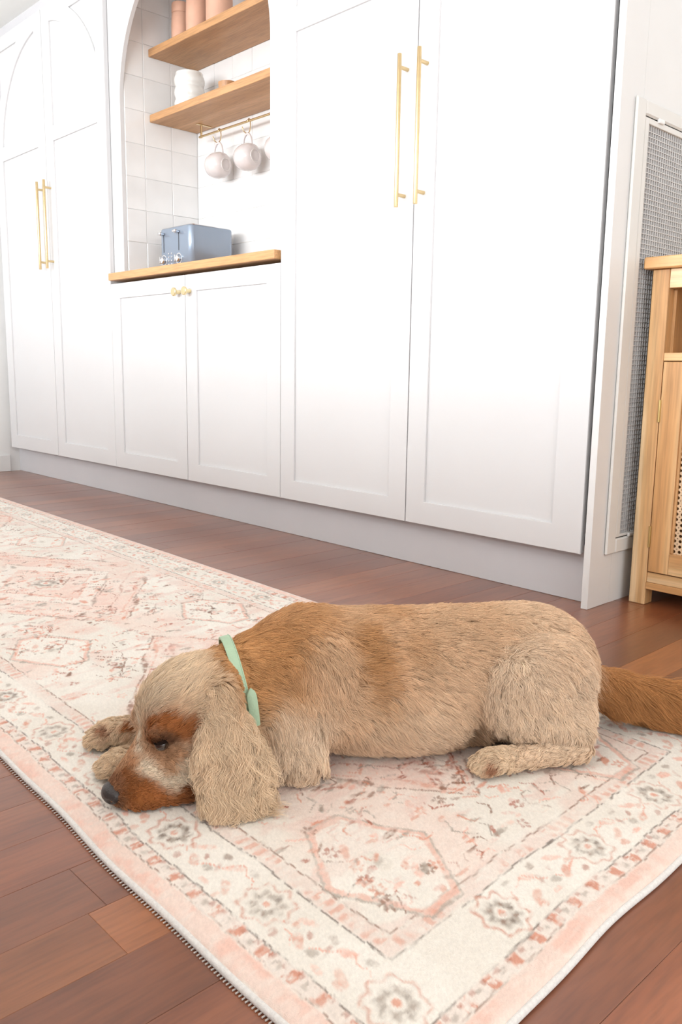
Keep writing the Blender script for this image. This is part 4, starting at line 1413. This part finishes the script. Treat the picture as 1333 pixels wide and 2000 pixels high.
# stitch line along the band
g = G()
for k in range(0, nseg * 3):
    a = 2 * math.pi * k / (nseg * 3)
    kk = int(round(a / (2 * math.pi) * nseg)) % nseg
    dirv = c1 * math.cos(a) + c2 * math.sin(a); tn = np.cross(cn, dirv)
    for s1 in (-.78,):
        p = cc0 + dirv * (rad[kk] + bt * 1.05) + cn * bw * s1
        g.tube([p - tn * .0011, p + tn * .0011], .0003, 5)
tag(g.build('stitch', mat_plain('collar_thread', (.30, .46, .33), .8), collar), kind='stuff')

# ------------------------------------------------------------------ fur: clumped strands laid along the coat
rf = np.random.RandomState(3)
tri = np.concatenate([DQ[:, (0, 1, 2)], DQ[:, (0, 2, 3)]])
ta, tb, tcv = DV[tri[:, 0]], DV[tri[:, 1]], DV[tri[:, 2]]
ar = np.linalg.norm(np.cross(tb - ta, tcv - ta), axis=1) / 2
cen_ = (ta + tb + tcv) / 3
headw = np.exp(-(((cen_ - hd(.03, .0, -.01)) ** 2).sum(1)) / .09 ** 2)
tailw = np.exp(-(((cen_ - bd(.62, .11, .04)) ** 2).sum(1)) / .09 ** 2)
wgt = ar * (1 + 2.2 * headw + 2.0 * tailw) * (cen_[:, 2] > ZR + .002)
NCL, NCH, NP = 30000, 11, 7
pick = rf.choice(len(tri), NCL, p=wgt / wgt.sum())
b1, b2 = rf.rand(NCL), rf.rand(NCL)
sw_ = b1 + b2 > 1; b1[sw_], b2[sw_] = 1 - b1[sw_], 1 - b2[sw_]
R0 = ta[pick] + (tb[pick] - ta[pick]) * b1[:, None] + (tcv[pick] - ta[pick]) * b2[:, None]
for _ in range(2): R0 = R0 - grad(R0) * samp(R0)[:, None] * .9
gd = guide(R0)
nr = grad(R0)
# no hair on the nose leather or the eyeballs
keep = (np.linalg.norm(R0 - hd(.1405, 0, -.0175), axis=1) > .0175)
for s_ in (1, -1): keep &= np.linalg.norm(R0 - hd(.0555, s_ * .0440, .0105), axis=1) > .0092
keep &= ~((nr[:, 2] < -.75) & (R0[:, 2] < ZR + .006))
R0, nr = R0[keep], nr[keep]
gd = {k: v[keep] for k, v in gd.items()}
n = len(R0)
colc = coat(R0, gd['col'])
# hair whorls and drift
nz = np.stack([np.sin(R0 @ np.array(k_) + p_) for k_, p_ in (((60, 30, 45), 0), ((-40, 55, 70), 1.3), ((30, -65, 50), 2.1))], 1)
fl = gd['flow'] + .20 * nz + .13 * rf.randn(n, 3)
fl = fl + .25 * np.sin(R0 @ np.array((23., -31, 40)) + 1.)[:, None] * DZ
fl = fl - nr * (fl * nr).sum(1, keepdims=True)
fl /= np.linalg.norm(fl, axis=1, keepdims=True) + 1e-9
Ln = gd['ln'] * rf.uniform(.75, 1.2, n)
sd_ = np.cross(nr, fl)
phs = 3.2 * np.sin(R0 @ np.array((95., -70, 40)) + .5) + 2.2 * np.sin(R0 @ np.array((-60., 120, 90))) + .3 * rf.randn(n)
# fold-like parting: short under the collar
cd = (R0 - cc0) @ cn
under = (cd > -.012) & (cd < .030) & (np.linalg.norm(R0 - cc0, axis=1) < .105) & (np.linalg.norm(R0 - hd(0, 0, 0), axis=1) > .075)
Ln[under] *= .34
path = np.empty((NP, n, 3))
path[0] = R0
dirp = fl * (1 - gd['lift'])[:, None] + nr * gd['lift'][:, None] * 1.2
dirp /= np.linalg.norm(dirp, axis=1, keepdims=True)
cur = R0.copy()
for i_ in range(1, NP):
    t = i_ / (NP - 1)
    dd = dirp * (1 - t) + (fl * .95 + nr * .03 - DZ * .25) * t
    dd /= np.linalg.norm(dd, axis=1, keepdims=True)
    cur = cur + dd * (Ln / (NP - 1))[:, None]
    s = samp(cur)
    need = .0012 + .10 * Ln * math.sin(math.pi * min(1, t * .9)) + .05 * Ln
    push = np.maximum(need - s, 0)
    cur = cur + grad(cur) * push[:, None]
    cur[:, 2] = np.maximum(cur[:, 2], ZR + .0008 + .0015 * rf.rand(n))
    path[i_] = cur
wv = np.empty_like(path)
for i_ in range(NP):
    t = i_ / (NP - 1)
    amp = gd['wave'] * t
    wv[i_] = path[i_] + sd_ * (amp * np.sin(gd['freq'] * 3.0 * t + phs))[:, None] + nr * (amp * .6 * np.cos(gd['freq'] * 3.0 * t + phs * 1.7))[:, None]
path = wv
# neighbouring clumps gather into locks, strongest on the ears, elbow and knee
NLK = 1100
lk = rf.choice(n, NLK, replace=False, p=(.25 + gd['wave'] / .002) / (.25 + gd['wave'] / .002).sum())
li = np.concatenate([np.argmin(((R0[a_:a_ + 3000, None, :] - R0[lk][None]) ** 2).sum(-1), 1) for a_ in range(0, n, 3000)])
lks = np.clip(gd['wave'] / .005, 0, 1) * .62 + .10
dl = np.linalg.norm(R0 - R0[lk][li], axis=1)
lks = lks * (1 - np.clip(dl / .03, 0, 1)) * ((nr * nr[lk][li]).sum(1) > .3)
tgt = path[:, lk[li]] - R0[lk[li]][None] + R0[lk[li]][None]
for i_ in range(1, NP):
    t = i_ / (NP - 1)
    path[i_] += (tgt[i_] - path[i_]) * (lks * t ** 1.3)[:, None]
    path[i_, :, 2] = np.maximum(path[i_, :, 2], ZR + .0008)
# children gather towards the tip of their clump
rt1 = np.repeat(np.arange(n), NCH)
spread = (.0020 + .0022 * (1 - headw.mean()))
off = (sd_[rt1] * rf.randn(len(rt1), 1) + fl[rt1] * rf.randn(len(rt1), 1)) * (.0016 + .05 * gd['ln'][rt1])[:, None]
root = R0[rt1] + off
root = root - grad(root) * (samp(root) + .0006)[:, None]
lenv = rf.uniform(.72, 1.08, len(rt1))
jit = rf.randn(len(rt1), 3) * (.055 * Ln[rt1])[:, None]
PTS = np.empty((len(rt1), NP, 3), np.float32)
for i_ in range(NP):
    t = i_ / (NP - 1)
    tt = np.clip(lenv * t, 0, 1) * (NP - 1)
    i0 = np.minimum(np.floor(tt).astype(int), NP - 2); f_ = (tt - i0)[:, None]
    c_ = path[i0, rt1] * (1 - f_) + path[i0 + 1, rt1] * f_
    PTS[:, i_] = c_ + (root - R0[rt1]) * (1 - .55 * t ** 1.2) + jit * t
PTS[:, :, 2] = np.maximum(PTS[:, :, 2], ZR + .0005)
cvar = (1 + .06 * rf.randn(n))[rt1] * (1 + .08 * rf.randn(len(rt1)))
lkv = 1 + .035 * rf.randn(NLK)
cvar = cvar * lkv[li][rt1]
CC = np.clip(colc[rt1] * np.clip(cvar, .6, 1.5)[:, None], 0, 1)
nS = len(rt1)
fur_data = bpy.data.hair_curves.new('fur')
fur_data.add_curves([NP] * nS)
fur_data.attributes['position'].data.foreach_set('vector', PTS.ravel())
ra = fur_data.attributes.get('radius') or fur_data.attributes.new('radius', 'FLOAT', 'POINT')
hl = np.exp(-(((R0[rt1] - hd(.06, 0, -.01)) ** 2).sum(1)) / .07 ** 2)
r0_ = (.00031 - .00009 * hl)[:, None] * np.array([1, 1, .95, .85, .7, .5, .22])[None, :]
ra.data.foreach_set('value', r0_.astype(np.float32).ravel())
fa = fur_data.attributes.new('fur_col', 'FLOAT_COLOR', 'CURVE')
fa.data.foreach_set('color', np.concatenate([CC, np.ones((nS, 1))], 1).astype(np.float32).ravel())
M_FUR = bpy.data.materials.new('dog_fur')
nt, N, L, b = nodes_of(M_FUR)
at = N.new('ShaderNodeAttribute'); at.attribute_name = 'fur_col'
ci = N.new('ShaderNodeHairInfo')
mr = N.new('ShaderNodeMapRange'); mr.inputs['To Min'].default_value = .92; mr.inputs['To Max'].default_value = 1.10
L.new(ci.outputs['Intercept'], mr.inputs['Value'])
mx = N.new('ShaderNodeMix'); mx.data_type = 'RGBA'; mx.blend_type = 'MULTIPLY'; mx.inputs['Factor'].default_value = 1
L.new(at.outputs['Color'], mx.inputs['A']); L.new(mr.outputs['Result'], mx.inputs['B'])
L.new(mx.outputs['Result'], b.inputs['Base Color'])
b.inputs['Roughness'].default_value = .55
b.inputs['Specular IOR Level'].default_value = .25
fur_data.materials.append(M_FUR)
fur = bpy.data.objects.new('fur', fur_data)
COL.objects.link(fur)
fur.parent = dog
fur.matrix_parent_inverse = Matrix.Translation(-Vector(dog.location))
tag(fur, kind='stuff')
